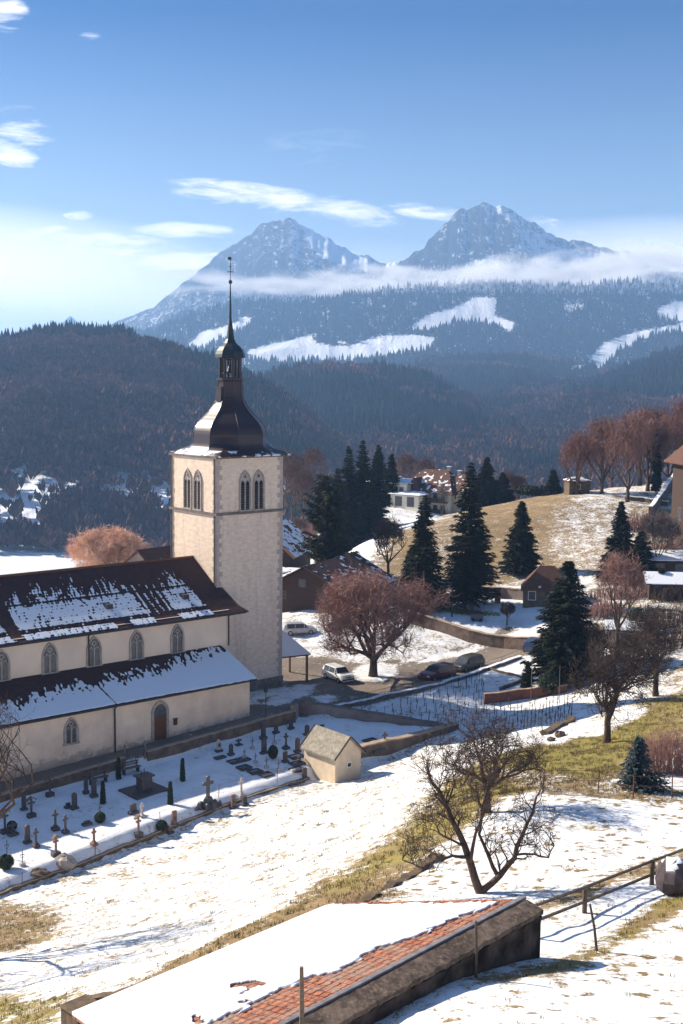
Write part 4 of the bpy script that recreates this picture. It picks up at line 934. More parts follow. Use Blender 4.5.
house('manor', 'tall brown manor with a steep dark roof and snowy eave at the right edge', at_ground(738, 500, 165), .12, 14, 12, 13.6, 6, M_DWOOD, M_BROWNROOF, .05, 1.0, hip=4, rs=27, wins=[('f', -5, 4.8, 1., 1.6), ('f', -2.5, 4.8, 1., 1.6), ('l', -3, 4.8, 1., 1.6), ('l', 0, 4.8, 1, 1.6), ('l', 3, 4.8, 1., 1.6), ('f', -5, 1.8, 1., 1.6), ('l', 2, 1.8, 1., 1.6)], cat='manor house', base=5, snowlo=1.2)
house('outbuilding', 'long dark outbuilding with a flat snow covered roof below the manor', at_ground(680, 543, 158), -.05, 9, 5, 2.2, .8, M_DWOOD, M_BROWNROOF, .95, .5, rs=28, cat='outbuilding', wins=[('f', -3, .4, 1., 1.2), ('f', -.5, .4, 1, 1.2)], base=3)
house('cabin', 'dark wooden cabin with a bluish snowy roof above the scrub at the right edge', at_ground(672, 566, 148), -.1, 6, 4.5, 1.9, .9, M_DWOOD, M_BROWNROOF, .95, .5, rs=29, cat='cabin', wins=[('f', -2, .5, .8, 1.)], base=3)
house('garden_shed', 'pale garden shed with a snowy roof half hidden in the scrub behind the bare trees', at_ground(624, 631, 126), -.2, 3.6, 2.6, 1.9, .6, M_WALLG, M_BROWNROOF, .9, .25, rs=30, cat='shed', wins=[('f', -.8, .7, .6, .8), ('f', .8, .7, .6, .8)], base=1)

# ------------------------------------------------------------------ roofed building in the foreground
def tiles_mat():
    t = NT('red_roof_tiles'); o = t.pos(); ms = t.mapping(o, (1, 1, 1), (0, 0, R_(42)))
    b = t.n('ShaderNodeTexBrick', offset=.5); t.l(ms, b.inputs[0]); b.inputs['Scale'].default_value = 1.; b.inputs['Brick Width'].default_value = .24; b.inputs['Row Height'].default_value = .30
    b.inputs['Mortar Size'].default_value = .018; b.inputs['Color1'].default_value = (.44, .16, .085, 1); b.inputs['Color2'].default_value = (.30, .105, .062, 1); b.inputs['Mortar'].default_value = (.06, .035, .03, 1)
    c = t.mix(t.ramp(t.noise(o, 1.6, 6, .7), .42, .66), b.outputs[0], (.30, .22, .17)); c = t.mix(t.ramp(t.noise(o, 7, 4), .55, .7), c, (.08, .05, .045))
    s = t.attr('snow'); sn = t.ramp(s, .48, .52); t.base(t.mix(sn, c, SNOW_C), .85, .15)
    t.bump(t.math('ADD', t.math('ADD', b.outputs[1], t.math('MULTIPLY', sn, -.6)), t.math('MULTIPLY', t.noise(o, 3, 5), .6)), -.5, .04); return t.m
M_TILES = tiles_mat()
def conc():
    t = NT('weathered_concrete'); o = t.pos(); n = t.noise(o, 1.2, 8, .75); n2 = t.noise(o, 6, 5, .7)
    c = t.mix(t.ramp(n, .38, .62), (.045, .034, .028), (.19, .14, .11)); c = t.mix(t.ramp(n2, .5, .75), c, (.30, .22, .165)); c = t.mix(t.ramp(t.noise(o, 2.3, 5), .64, .70), c, (.08, .075, .035))
    t.base(c, .95, .1); t.bump(t.math('ADD', n, n2), .8, .05); return t.m
M_CONC = conc(); M_PARA = mat2('dark_masonry', (.018, .014, .012), (.115, .085, .068), 1.1, .95, .9, .06, lo=.42, hi=.68, world=True, detail=8)  # parapet face: patchy near-black brown, much darker than the coping
E1 = Vector(at_z(522, 899, 14.9)); E2 = Vector(at_z(335, 903, 13.75)); E3 = Vector(at_z(72, 1014, 13.75)); E4 = Vector(at_z(172, 1083, 14.9))
ctr = (E1+E2+E3+E4)/4
FB = thing('tiled_building', 'long low building with a red tiled roof mostly under snow in the foreground', 'building', (ctr.x, ctr.y, 11.))
O = Vector((ctr.x, ctr.y, 11.))
def r_fn(a, b):
    P = [np.array(v-O) for v in (E2, E1, E4, E3)]  # a: across from eave to parapet, b: far to near
    q = [(P[0][k]*(1-a)+P[1][k]*a)*(1-b)+(P[3][k]*(1-a)+P[2][k]*a)*b for k in range(3)]
    q[2] = q[2] + (r_snow(a, b, *q) < .46)*(.014*((a*23+.06*np.sin(b*50)) % 1.) + .008*np.sin(b*math.pi*2*60)) - .03*(r_snow(a, b, *q) >= .46)*0; return q
def r_snow(a, b, x, y, z):
    edge = np.interp(b, [0, .1, .3, .5, .7, 1], [.92, .88, .80, .75, .71, .68])+(fbm(b*14, b*0, 3, 41)-.5)*.12+(vnoise(b*70, a*60, 42)-.5)*.045
    v = .5+(edge-a)*9; v = np.minimum(v, .5+(b-.035-(vnoise(a*40, a*0, 43)-.5)*.02)*60); hole = fbm(x*.9, y*.9, 4, 44)
    v = np.where((b > .62) & (hole > .68), v-(hole-.68)*40, v); return np.clip(v, -.5, 1.1)
roof_grid('roof', M_TILES, r_fn, 260, 380, r_snow, FB, .07)
m = MB()
def wallseg(mb, a, b, zt_a, zt_b, zb, th):
    d = (b-a); d.z = 0; d.normalize(); n = Vector((-d.y, d.x, 0))*th/2; v = [a-n, b-n, b+n, a+n]; k = len(mb.v)
    mb.v += [Vector((p.x, p.y, zb)) for p in v]+[Vector((v[0].x, v[0].y, zt_a)), Vector((v[1].x, v[1].y, zt_b)), Vector((v[2].x, v[2].y, zt_b)), Vector((v[3].x, v[3].y, zt_a))]
    for q in ((0, 3, 2, 1), (4, 5, 6, 7), (0, 1, 5, 4), (1, 2, 6, 5), (2, 3, 7, 6), (3, 0, 4, 7)): mb.f.append([k+i for i in q]); mb.m.append(0)
e1, e2, e3, e4 = [p-O for p in (E1, E2, E3, E4)]; ins = lambda p: p*.96
wallseg(m, ins(e1), ins(e2), e1.z-.22, e2.z-.22, -4, .3); wallseg(m, ins(e2), ins(e3), e2.z-.22, e3.z-.22, -5, .3); wallseg(m, ins(e3), ins(e4), e3.z-.22, e4.z-.22, -4, .3); m.build('wall', M_CONC, FB)
# parapet wall along the near side, its end facing the fence
d = (E4-E1); d.z = 0; L = d.length; d.normalize(); nrm = Vector((d.y, -d.x, 0));
if nrm.y > 0: nrm = -nrm
nrm.z = 0
npar = 90; m = MB(); rows = []
rr = random.Random(9)
for i in range(npar+1):
    s_ = .02+(L+.1)*i/npar; p = e1+d*s_; zt = e1.z+.02+rr.uniform(-.015, .015); w0, w1 = .16, .74+rr.uniform(-.03, .03); a = p+nrm*w0; b = p+nrm*w1
    rows.append(len(m.v)); zb = -2.5; zt -= .17; w1 -= .1
    m.v += [Vector((a.x, a.y, zt+.0)), Vector((b.x, b.y, zt-.13)), Vector((b.x, b.y, zt-.30+rr.uniform(-.04, .04)))-nrm*.04, Vector((b.x, b.y, zb))-nrm*(.02), Vector((a.x, a.y, zb))]
for r0, r1 in zip(rows[:-1], rows[1:]):
    for j in range(5): k2 = (j+1) % 5; m.f.append([r0+j, r0+k2, r1+k2, r1+j]); m.m.append(0)
m.f.append([rows[0]+j for j in range(5)]); m.f.append([rows[-1]+j for j in range(5)][::-1]); m.m += [0, 0]; m.build('parapet', M_PARA, FB)
m = MB(); rows = []; npar = 70
for i in range(npar+1):
    s_ = -.03+(L+.2)*i/npar; p = e1+d*s_; j = rr.uniform(-.015, .015); a = p+nrm*.17; b = p+nrm*(.76+rr.uniform(-.03, .03)); zt = e1.z+.03+j; rows.append(len(m.v))
    m.v += [Vector((a.x, a.y, zt)), Vector((b.x, b.y, zt-.13)), Vector((b.x, b.y, zt-.27)), Vector((a.x, a.y, zt-.17))]
for r0, r1 in zip(rows[:-1], rows[1:]):
    for j in range(4): k2 = (j+1) % 4; m.f.append([r0+j, r0+k2, r1+k2, r1+j]); m.m.append(0)
m.f.append([rows[0]+j for j in range(4)]); m.f.append([rows[-1]+j for j in range(4)][::-1]); m.m += [0, 0]; m.build('coping', M_CONC, FB)
M_LEAD = mat2('lead_flashing', (.25, .24, .25), (.16, .15, .16), 3, .6, .3, .02)
a = e1+nrm*.02-d*.1; b = e4+nrm*.02; m = MB(); wallseg(m, a+nrm*.0, b+nrm*.0, e1.z+.07, e1.z+.07, e1.z-.2, .13); m.build('flashing', M_LEAD, FB)

# ------------------------------------------------------------------ fences
def post_rail(name, label, base_pts, h, rails, rp=.06, rr_=.05, mat=M_WOOD, lean=0, cat='fence', group=None, seed=1):
    P = [on(p.x, p.y) for p in base_pts]; r = random.Random(seed); o0 = P[0]; t = thing(name, label, cat, o0, group=group); T = []
    for i, p in enumerate(P):
        q = p-o0; top = q+Vector((r.uniform(-lean, lean), r.uniform(-lean, lean), h)); T.append((q, top)); MB().tube([q-Vector((0, 0, .3)), top], rp, 6).build('post', mat, t)
    for k in rails:
        MB().tube([q.lerp(tp, k) for q, tp in T], rr_, 5).build('rail', mat, t)
    return t
M_FENCE = mat2('dark_fence_wood', (.075, .055, .04), (.13, .10, .075), 5, .85, .4, .01)
post_rail('rail_fence', 'dark wooden rail fence running up right from the end of the tiled roof', [ground(523,938), ground(584.4,913), ground(651.7,885), ground(722,857)], .95, (.97, .42), .085, .055, M_FENCE, seed=3)
FN = [(446,777),(462,785),(499,788),(543,797),(598,797),(633,803),(672,803),(712,806)]
post_rail('wire_fence', 'thin rusty post and wire fence between the grass bank and the snowy terrace', [ground(x, y-4) for x, y in FN], 1.25, (.97, .55), .03, .012, M_RUST, lean=.05, seed=4)
FC = [(22,893),(75,868),(97,862),(128,848),(192,832),(165,838)]
post_rail('wire_fence', 'thin post and wire fence along the lower churchyard wall', [uvz(u, v) for u, v in ((28,69.2),(34,71.0),(40,72.1),(46,73.2),(52,74.4),(58,74.8))], 1.1, (.95,), .025, .008, M_RUST, lean=.05, seed=5)
for px, pt, pb, D, lean, lab in ((301.5, 967, 1035, 28.6, .0, 'weathered grey post in front of the parapet near the bottom edge'), (476, 921, 974, 33.0, .06, 'slim rusty post standing against the parapet of the tiled building'), (594, 904, 951, 35., -.28, 'slim leaning post on the grassy bank between the tiled roof and the rail fence')):
    b = ground(px+ (4 if lean < 0 else 0), pb)
    if lean >= 0: D_ = 27.0 if px < 400 else 31.2; q_ = at_Y(px, pb, D_); b = on(q_[0], D_)
    tp = Vector(at_Y(px-(4 if lean < 0 else 0), pt, b.y)); 
    o = MB().tube([Vector((0, 0, -.3)), (tp-b)*.5+Vector((.01, 0, 0)), tp-b], [.065, .06, .05] if px < 400 else [.045, .04, .035], 6).build('post', M_WOOD if px < 400 else M_FENCE, loc=b); tag(o, lab, 'post')
# boulders
M_BOULD = mat2('dark_boulder', (.06, .045, .05), (.12, .095, .10), 2, .9, .8, .06)
def boulder(label, px, py, s, seed, name='boulder', snow=True, mat=None):
    r = np.random.default_rng(seed); bm_v = []; n = 10; V = []; Fc = []
    for i in range(7):
        th_ = math.pi*i/6
        for j in range(n):
            a = 2*math.pi*j/n; k = 1+r.uniform(-.16, .16); V.append((s[0]*k*math.sin(th_)*math.cos(a), s[1]*k*math.sin(th_)*math.sin(a), s[2]*(.55+.75*math.cos(th_))*k))
    for i in range(6):
        for j in range(n): Fc.append((i*n+j, i*n+(j+1) % n, (i+1)*n+(j+1) % n, (i+1)*n+j))
    g = ground(px, py); t = thing(name, label, 'boulder', g); obj('rock', mesh_np('rock', V, Fc, mat or M_BOULD, None, False), t)
    if snow:
        V2 = [(x*.9, y*.9, z*1.0+.05) for x, y, z in V[:3*n]]; F2 = [f for f in Fc if max(f) < 3*n]; obj('snow_cap', mesh_np('snow_cap', V2, F2, M_SNOW, None, True), t)
    return t
boulder('snow capped dark boulder at the right end of the rail fence', 676, 893, (.75, .6, .95), 3)
boulder('grey boulder lying by the fence at the lower left of the churchyard', 66, 868, (.75, .6, .7), 5, snow=False, mat=M_STONE)
boulder('flat brown boulder half buried near the lower left churchyard wall', 39, 875, (.8, .6, .3), 6, snow=False, mat=M_WALLB)
for i, (px, py, s) in enumerate([(560,737,.5),(551,741,.35),(545,734,.4)]): 
    boulder(['largest brown stone of the pile beside the dense apple tree', 'small rounded stone in front of the pile beside the dense apple tree', 'leftmost stone of the pile beside the dense apple tree'][i], px, py, (s, s*.8, s*.7), 10+i, snow=False, mat=M_WALLD, name='stone')
# ------------------------------------------------------------------ trees
M_BARK = mat2('bark', (.07, .045, .035), (.12, .08, .06), 5, .95, .6, .03, stretch=(3, 3, .6))
def twigmat(name, a, b): return mat2(name, a, b, 1.2, .95, 0)
M_TWRED = twigmat('reddish_twigs', (.36, .20, .165), (.22, .125, .10)); M_TWBR = twigmat('brown_twigs', (.085, .058, .047), (.05, .034, .03)); M_TWVAL = twigmat('muted_twigs', (.15, .09, .075), (.09, .055, .048)); M_TWOR = twigmat('orange_twigs', (.80, .52, .38), (.62, .38, .27))
M_TWHILL = twigmat('grove_twigs', (.27, .145, .115), (.17, .09, .075)); M_TWGR = twigmat('grey_twigs', (.16, .12, .11), (.10, .075, .07))
M_NEED = mat2('dark_needles', (.012, .016, .008), (.027, .031, .014), 1.5, .9, 0); M_NEEDB = mat2('blue_needles', (.045, .075, .085), (.075, .11, .12), 2, .9, 0)
M_NEEDP = mat2('pine_needles', (.030, .037, .018), (.060, .055, .027), .6, .9, 0); M_LEAF = mat2('evergreen_leaves', (.02, .032, .018), (.04, .05, .028), 4, .9, 0)
def bare_tree(name, label, loc, seed, h, trunk_h, cw, twig, tr=.25, n_main=5, lv=4, kids=(4, 5, 6), droop=0., up=.6, shape='round', twr=.012, group=None, cat='tree', twl=.55, gnarl=.22, tips=10, lean=(0, 0), spread=(.45, .95), limbs=None):
    """trunk with heavy limbs as one mesh, all finer branches and twigs as the crown mesh"""
    rr = random.Random(seed); t = thing(name, label, cat, loc, group=group); TR = MB(); BR = MB()
    cz = trunk_h+(h-trunk_h)*.5; ch = (h-trunk_h)*.5; C = Vector((lean[0], lean[1], cz))
    ph_ = [rr.uniform(0, 6.28) for _ in range(6)]
    def inside(p):
        d = p-C; k = (d.x/(cw/2))**2+(d.y/(cw/2))**2+(d.z/ch)**2
        a_ = math.atan2(d.y, d.x); e_ = math.atan2(d.z, math.hypot(d.x, d.y))
        k *= 1-.20*math.sin(3*a_+ph_[0])*math.cos(2*e_+ph_[1])-.16*math.sin(7*a_+ph_[2]+5*e_)-.12*math.sin(11*a_+ph_[3]-9*e_+ph_[4])
        if shape == 'vase': k = (d.x/(cw/2*(.45+.55*(p.z-trunk_h)/(h-trunk_h+.01))))**2+(d.y/(cw/2*(.45+.55*(p.z-trunk_h)/(h-trunk_h+.01))))**2 if p.z < h else 9
        return k
    top = Vector((lean[0]*.4, lean[1]*.4, trunk_h)); pts = [Vector((0, 0, -.4))]; 
    for i in range(1, 5): f = i/4; pts.append(Vector((top.x*f+rr.uniform(-.06, .06)*trunk_h*.4, top.y*f+rr.uniform(-.06, .06)*trunk_h*.4, trunk_h*f)))
    if not limbs: TR.tube(pts, [tr*1.45, tr*1.1, tr, tr*.95, tr*.9], 9)
    def grow(p, d, L, r, lev):
        n = 4 if lev <= 1 else 3; q = p.copy(); P = [q.copy()]; Rr = [r]; dd = d.copy()
        for i in range(n):
            dd = dd+Vector((rr.uniform(-gnarl, gnarl), rr.uniform(-gnarl, gnarl), rr.uniform(-gnarl, gnarl)*.8+(.10*up if lev < 3 else 0)-droop*.12*lev)); dd.normalize()
            nq = q+dd*(L/n)
            if inside(nq) > 1.05: dd = (dd*.5+(C-nq).normalized()*.45*(0 if lev >= lv-1 else 1)+Vector((0, 0, .1))).normalized(); nq = q+dd*(L/n*.7)
            q = nq; P.append(q.copy()); Rr.append(r*(1-.55*(i+1)/n))
        (TR if lev <= 1 else BR).tube(P, Rr, (7, 5, 4, 3, 3, 3)[lev], cap=False)
        if lev >= lv: 
            return
        nk = kids[min(lev, len(kids)-1)]
        for i in range(nk):
            f = rr.uniform(.3, 1.) if i else 1.; k = min(n-1, int(f*n)); b = P[k].lerp(P[k+1], f*n-k) if k < n else P[-1]
            ax = (P[k+1]-P[k]).normalized(); o = ax.orthogonal().normalized(); o.rotate(Matrix.Rotation(rr.uniform(0, 6.283), 3, ax)); sp = rr.uniform(.45, 1.05) if i else .2
            nd = (ax*math.cos(sp)+o*math.sin(sp)+Vector((0, 0, .12*up))).normalized()
            if lev+1 >= lv:
                tips_(b, nd, L*rr.uniform(.4, .7))
            else: grow(b, nd, L*rr.uniform(.52, .8), max(Rr[k]*.70, twr), lev+1)
    def tips_(b, d, L):
        for i in range(tips):
            o = Vector((rr.gauss(0, 1), rr.gauss(0, 1), rr.gauss(0, 1)*.8+.15*up-droop*.4)).normalized(); nd = (d*.8+o*.75).normalized(); s = b+d*L*rr.uniform(0, .8); e = s+nd*twl*rr.uniform(.5, 1.3)
            if inside(e) > rr.choice((1.0, 1.12, 1.3, 1.55)): continue
            m_ = s.lerp(e, .5)+Vector((rr.uniform(-1, 1), rr.uniform(-1, 1), rr.uniform(-1, 1)))*twl*.08; w = nd.cross(Vector((rr.uniform(-1, 1), rr.uniform(-1, 1), .3))).normalized()*twr; w2 = nd.cross(w).normalized()*twr
            k = len(BR.v); BR.v += [s-w, s+w, s+w2*1.6, m_-w*.8, m_+w*.8, m_+w2*1.2, e]; BR.f += [[k, k+1, k+4, k+3], [k+1, k+2, k+5, k+4], [k+2, k, k+3, k+5], [k+3, k+4, k+6], [k+4, k+5, k+6], [k+5, k+3, k+6]]; BR.m += [0]*6
    for (r0, r1, side, LP) in (limbs or ()):
        n_ = len(LP); PT = [Vector((x, side*(i/n_)*(1.2 if i > 1 else .3)+rr.uniform(-.04, .04), z)) for i, (x, z) in enumerate(LP)]; PT = [PT[0]]+[q for a, b in zip(PT[:-1], PT[1:]) for q in (a.lerp(b, .5)+Vector((rr.uniform(-.05, .05), rr.uniform(-.06, .06), rr.uniform(-.04, .04))), b)]
        m_ = len(PT); RD = [r0+(r1-r0)*(i/(m_-1))**.8 for i in range(m_)]; TR.tube(PT, RD, 7)
        for i in range(2, m_):
            if RD[i] > .125: continue
            for k in range(2 if i < m_-1 else 4):
                ax = (PT[i]-PT[i-1]).normalized(); o = ax.orthogonal().normalized(); o.rotate(Matrix.Rotation(rr.uniform(0, 6.283), 3, ax)); d_ = (ax*.6+o*.9+Vector((0, 0, .25))).normalized(); grow(PT[i], d_, rr.uniform(.5, 1.15), max(RD[i]*.42, .018), 2)
    a0 = rr.uniform(0, 6.28)
    for i in range(0 if limbs else n_main):
        a = a0+i*2*math.pi/n_main+rr.uniform(-.3, .3); sp = rr.uniform(*spread) if i else .15
        d = Vector((math.cos(a)*math.sin(sp), math.sin(a)*math.sin(sp), math.cos(sp))); grow(top-Vector((0, 0, rr.uniform(0, .25)*trunk_h)), d, (h-trunk_h)*rr.uniform(.5, .68), tr*rr.uniform(.5, .68), 0)
    TR.build('trunk', M_BARK, t, True); BR.build('branches', twig, t); return t
def conifer(name, label, loc, seed, h, r, mat=None, group=None, droop=.25, dens=1., cat='conifer', gap=.0, power=.85, bare=.06, sz=1.):
    rng_ = np.random.default_rng(seed); t = thing(name, label, cat, loc, group=group)
    MB().tube([(0, 0, -.4), (0, 0, h*.5), (0, 0, h*.97)], [r*.09+.06, r*.06+.03, .02], 7).build('trunk', M_BARK, t, True)
    V = []; Fc = []; z = h*bare; st = max(.22, h/46.) if h > 4 else h/28.
    while z < h*.985:
        f = (z-h*bare)/(h*(1-bare)); rad = r*(1-f)**power*rng_.uniform(.82, 1.08)+.05
        nb = int((6+4*(1-f))*dens)
        for b in range(nb):
            a = rng_.uniform(0, 6.283); L = rad*rng_.uniform(.7, 1.12); 
            if rng_.uniform() < gap: L *= .5
            ca, sa = math.cos(a), math.sin(a); ns = max(3, int(L/.34)); el = -droop+.45*f
            for s in range(ns):
                k = (s+.6)/ns; x = L*k; zz = z+x*el+ .12*L*k*k+rng_.uniform(-.07, .07)*st*2; w = (.20+.34*(1-k))*min(1.0, .35+L*.35)*sz; ln = (.30+.25*rng_.uniform())*sz*min(1, .5+L*.25)
                for q in range(3):
                    da = rng_.uniform(-.9, .9); dx, dy = math.cos(a+da), math.sin(a+da); cx, cy = x*ca+rng_.normal(0, .06)*w, x*sa+rng_.normal(0, .06)*w; dzz = rng_.uniform(-.42, .12)
                    px_, py_ = -dy*w*.42, dx*w*.42; n = len(V)
                    V += [(cx-px_-dx*ln*.25, cy-py_-dy*ln*.25, zz), (cx+px_-dx*ln*.25, cy+py_-dy*ln*.25, zz+rng_.uniform(-.05, .05)), (cx+dx*ln, cy+dy*ln, zz+dzz*ln)]; Fc.append((n, n+1, n+2))
                    V += [(cx-dx*ln*.2, cy-dy*ln*.2, zz+w*.28), (cx-dx*ln*.1, cy-dy*ln*.1, zz-w*.35), (cx+dx*ln*.8, cy+dy*ln*.8, zz+(dzz-.25)*ln)]; Fc.append((n+3, n+4, n+5))
        z += st*rng_.uniform(.8, 1.2)
    obj('crown', mesh_np('crown', V, Fc, mat or M_NEED), t); return t
def leafball(V, Fc, rng_, c, r, n, s, sh=.55):
    for i in range(n):
        d = rng_.normal(0, 1, 3); d /= np.linalg.norm(d); k = rng_.uniform(sh, 1.)**.6; p = np.array(c)+d*np.array(r)*k; a = rng_.normal(0, 1, 3); a = a-d*a.dot(d)*.8; a /= np.linalg.norm(a); b = np.cross(a, d); m = len(V)
        V += [tuple(p-a*s*.5), tuple(p+a*s*.5), tuple(p+b*s*.9+d*s*.4)]; Fc.append((m, m+1, m+2))
def shrub(name, label, loc, seed, r, n, s, mat, cat='shrub', trunk=.0, blobs=1, group=None):
    rng_ = np.random.default_rng(seed); t = thing(name, label, cat, loc, group=group); V = []; Fc = []
    for b in range(blobs):
        o = rng_.uniform(-.5, .5, 3)*np.array(r)*(1 if blobs > 1 else 0); q = np.array(r)*(rng_.uniform(.5, .8) if blobs > 1 else 1); leafball(V, Fc, rng_, (o[0], o[1], trunk+r[2]+o[2]*.6), q, n//blobs, s)
    obj('foliage', mesh_np('foliage', V, Fc, mat), t); MB().tube([(0, 0, -.2), (0, 0, trunk+r[2]*.9)], .05+.03*r[0], 5).build('stem', M_BARK, t); return t
def scrub(name, label, loc, seed, w, d, h, n, mat, cat='shrub', thick=.012, rot=0):
    rr = random.Random(seed); t = thing(name, label, cat, loc); A = MB(); B = MB()
    ca, sa = math.cos(rot), math.sin(rot)
    for i in range(n):
        x, y = rr.uniform(-1, 1), rr.uniform(-1, 1)
        if x*x+y*y > 1: continue
        X, Y = x*w/2*ca-y*d/2*sa, x*w/2*sa+y*d/2*ca; zg = hz(loc[0]+X, loc[1]+Y)-loc[2]; hh = h*(1-.45*(x*x+y*y))*rr.uniform(.65, 1.1); lx, ly = rr.uniform(-.25, .25), rr.uniform(-.25, .25)
        p = [Vector((X, Y, zg-.1)), Vector((X+lx*hh*.4, Y+ly*hh*.4, zg+hh*.5)), Vector((X+lx*hh, Y+ly*hh, zg+hh))]; A.tube(p, [thick*1.5, thick, thick*.4], 3, cap=False)
        for k in range(5):
            f = rr.uniform(.25, .95); b = p[0].lerp(p[2], f); e = b+Vector((rr.uniform(-1, 1), rr.uniform(-1, 1), rr.uniform(.3, 1.4)))*hh*.18; B.tube([b, e], [thick*.7, thick*.25], 3, cap=False)
    A.build('stem', mat, t); B.build('twigs', mat, t); return t
# foreground and middle distance fruit trees
def gpt(px, py): return ground(px, py)
def _L(*P): return [((x-283)/54*1.03, (765-y)/54*1.03) for x, y in P]
LIMBS = [(.21, .045, .3, [(0, -.4)]+_L((283,765),(263,705),(250,668),(226,620),(206,575),(182,540),(172,505))), (.075, .02, -.9, _L((258,690),(225,686),(190,690),(163,700),(122,678))), (.06, .02, .8, _L((250,668),(222,655),(200,650),(188,632))),
         (.18, .04, -.2, [(.05, -.3)]+_L((288,760),(322,726),(350,690),(364,640),(384,590),(390,560))), (.055, .02, -.7, _L((354,684),(390,681),(416,681),(424,652))), (.09, .025, .9, _L((318,728),(300,690),(281,650),(286,600),(300,545),(306,500))),
         (.08, .02, -.8, _L((262,700),(271,640),(285,590),(268,545),(246,520))), (.06, .02, 1.1, _L((228,625),(212,590),(230,550),(226,520)))]
bare_tree('apple_tree', 'gnarled leafless apple tree with open limbs in the right foreground', gpt(480, 893), 11, 6.5, .8, 6.4, M_TWBR, spread=(.55, 1.25), tr=.25, n_main=4, lv=4, kids=(3, 3, 3), twr=.009, twl=.34, gnarl=.5, tips=3, up=.5, lean=(-.3, 0), limbs=LIMBS)
bare_tree('apple_tree', 'dense twiggy apple tree with a drooping crown just behind the open foreground one', gpt(487, 812), 23, 5.2, 1.5, 5.6, M_TWBR, tr=.17, n_main=6, lv=4, kids=(4, 4, 3), twr=.010, twl=.5, gnarl=.48, tips=4, up=.1, droop=.4)
bare_tree('apple_tree', 'dense dark apple tree with one long bent limb on the grass bank', gpt(607, 743), 35, 8.6, 2.0, 8.6, M_TWBR, tr=.24, n_main=6, lv=4, kids=(4, 4, 4), twr=.013, twl=.65, gnarl=.4, tips=5, up=.4)
bare_tree('apple_tree', 'sparser dark fruit tree further up the grass bank at the right edge', gpt(656, 696), 47, 8.4, 2.4, 7.2, M_TWBR, tr=.23, n_main=5, lv=4, kids=(4, 4, 4), twr=.014, twl=.6, gnarl=.4, tips=4, up=.6)
bare_tree('linden_tree', 'big round leafless tree with a reddish brown crown in the middle of the street', gpt(373, 676), 59, 10.6, 1.9, 13.0, M_TWRED, tr=.42, n_main=8, lv=4, kids=(5, 5, 5), twr=.015, twl=.8, gnarl=.3, tips=6, up=.35)
bare_tree('bare_tree', 'leafless tree with ivy clad trunk among the scrub left of the garden shed', gpt(617, 655), 61, 10.0, 3.0, 5.4, M_TWRED, tr=.24, n_main=5, lv=4, kids=(4, 4, 4), twr=.016, twl=.6, tips=4)
bare_tree('bare_tree', 'tall leafless tree whose thin branches reach in at the left edge before the church', on(-20.7, 57.0), 79, 14.6, 4.5, 10.5, M_TWBR, tr=.27, n_main=6, lv=4, kids=(4, 4, 3), twr=.010, twl=.6, tips=4, gnarl=.3)
bare_tree('golden_tree', 'glowing orange leafless tree peeping over the church ridge', Vector(at_Y(108, 600, 168)), 83, 9.4, 2., 11.5, M_TWOR, tr=.26, n_main=8, lv=4, kids=(5, 5, 5), twr=.022, twl=1.1, tips=8, up=.2, shape='round')
bare_tree('pollard_tree', 'small round clipped tree in the snowy park in front of the red cabinet', gpt(507, 625), 89, 2.6, .9, 1.9, M_TWBR, tr=.08, n_main=7, lv=3, kids=(5, 5), twr=.014, twl=.3, tips=6, up=.8)
bare_tree('bare_tree', 'slim leafless tree on the brown slope left of the tallest firs', gpt(388, 578), 97, 8., 2.2, 4.4, M_TWBR, tr=.2, n_main=5, lv=4, kids=(4, 4, 4), twr=.025, twl=.6, tips=5)
bare_tree('birch', 'pale leafless birch in front of the villa on the brow', Vector(at_Y(442, 520, 246)), 101, 7.5, 1.6, 3, M_TWGR, tr=.12, n_main=4, lv=4, kids=(3, 3, 3), twr=.022, twl=.6, tips=3, up=.7)
bare_tree('bare_tree', 'leafless tree beside the bushy conifer below the manor', gpt(657, 578), 103, 8.4, 2.0, 5.2, M_TWGR, tr=.16, n_main=5, lv=4, kids=(4, 4, 4), twr=.02, twl=.7, tips=5)
# grove on the hilltop: one tree of each shape, then copies
gv = [(577,487,216,10.5,0),(602,486,214,12.5,1),(628,490,206,14.5,2),(640,480,226,13.5,0),(612,478,236,11,2),(655,478,226,13,1),(668,482,214,12.5,2),(590,478,232,10,1),(648,486,214,12,0),(679,476,226,14,0)]
gl = ['small round leafless tree over the stone pavilion at the left end of the hilltop grove', 'forked leafless tree second from the left in the hilltop grove', 'tallest dark limbed tree in the middle of the hilltop grove', 'leafless tree behind the tallest one of the hilltop grove', 'low reddish tree at the back between the forked and the tallest grove tree', 'leafless tree right of the centre of the hilltop grove near the thin dark cypress', 'bushy leafless tree of the hilltop grove nearest the manor', 'short reddish tree behind the pavilion end of the hilltop grove', 'slim leafless tree just left of the thin dark cypress in the grove', 'leafless tree of the grove rising behind the manor roof']
protos = {}
for i, (px, py, D, h, k) in enumerate(gv):
    p = at_Y(px, py, D); loc = on(p[0], p[1])
    if k not in protos: protos[k] = bare_tree('grove_tree', gl[i], loc, 110+k*7, h, h*.17, h*(.62, .62, .66)[k], M_TWHILL, tr=.3, n_main=5, lv=4, kids=(4, 4, 4), twr=.024, twl=1.0, tips=4, up=.9, group='reddish leafless trees on the grassy hilltop'); protos[k]['h'] = h; ph = protos[k]
    else: dup(protos[k], loc, i*1.3, h/protos[k]['h'], gl[i])
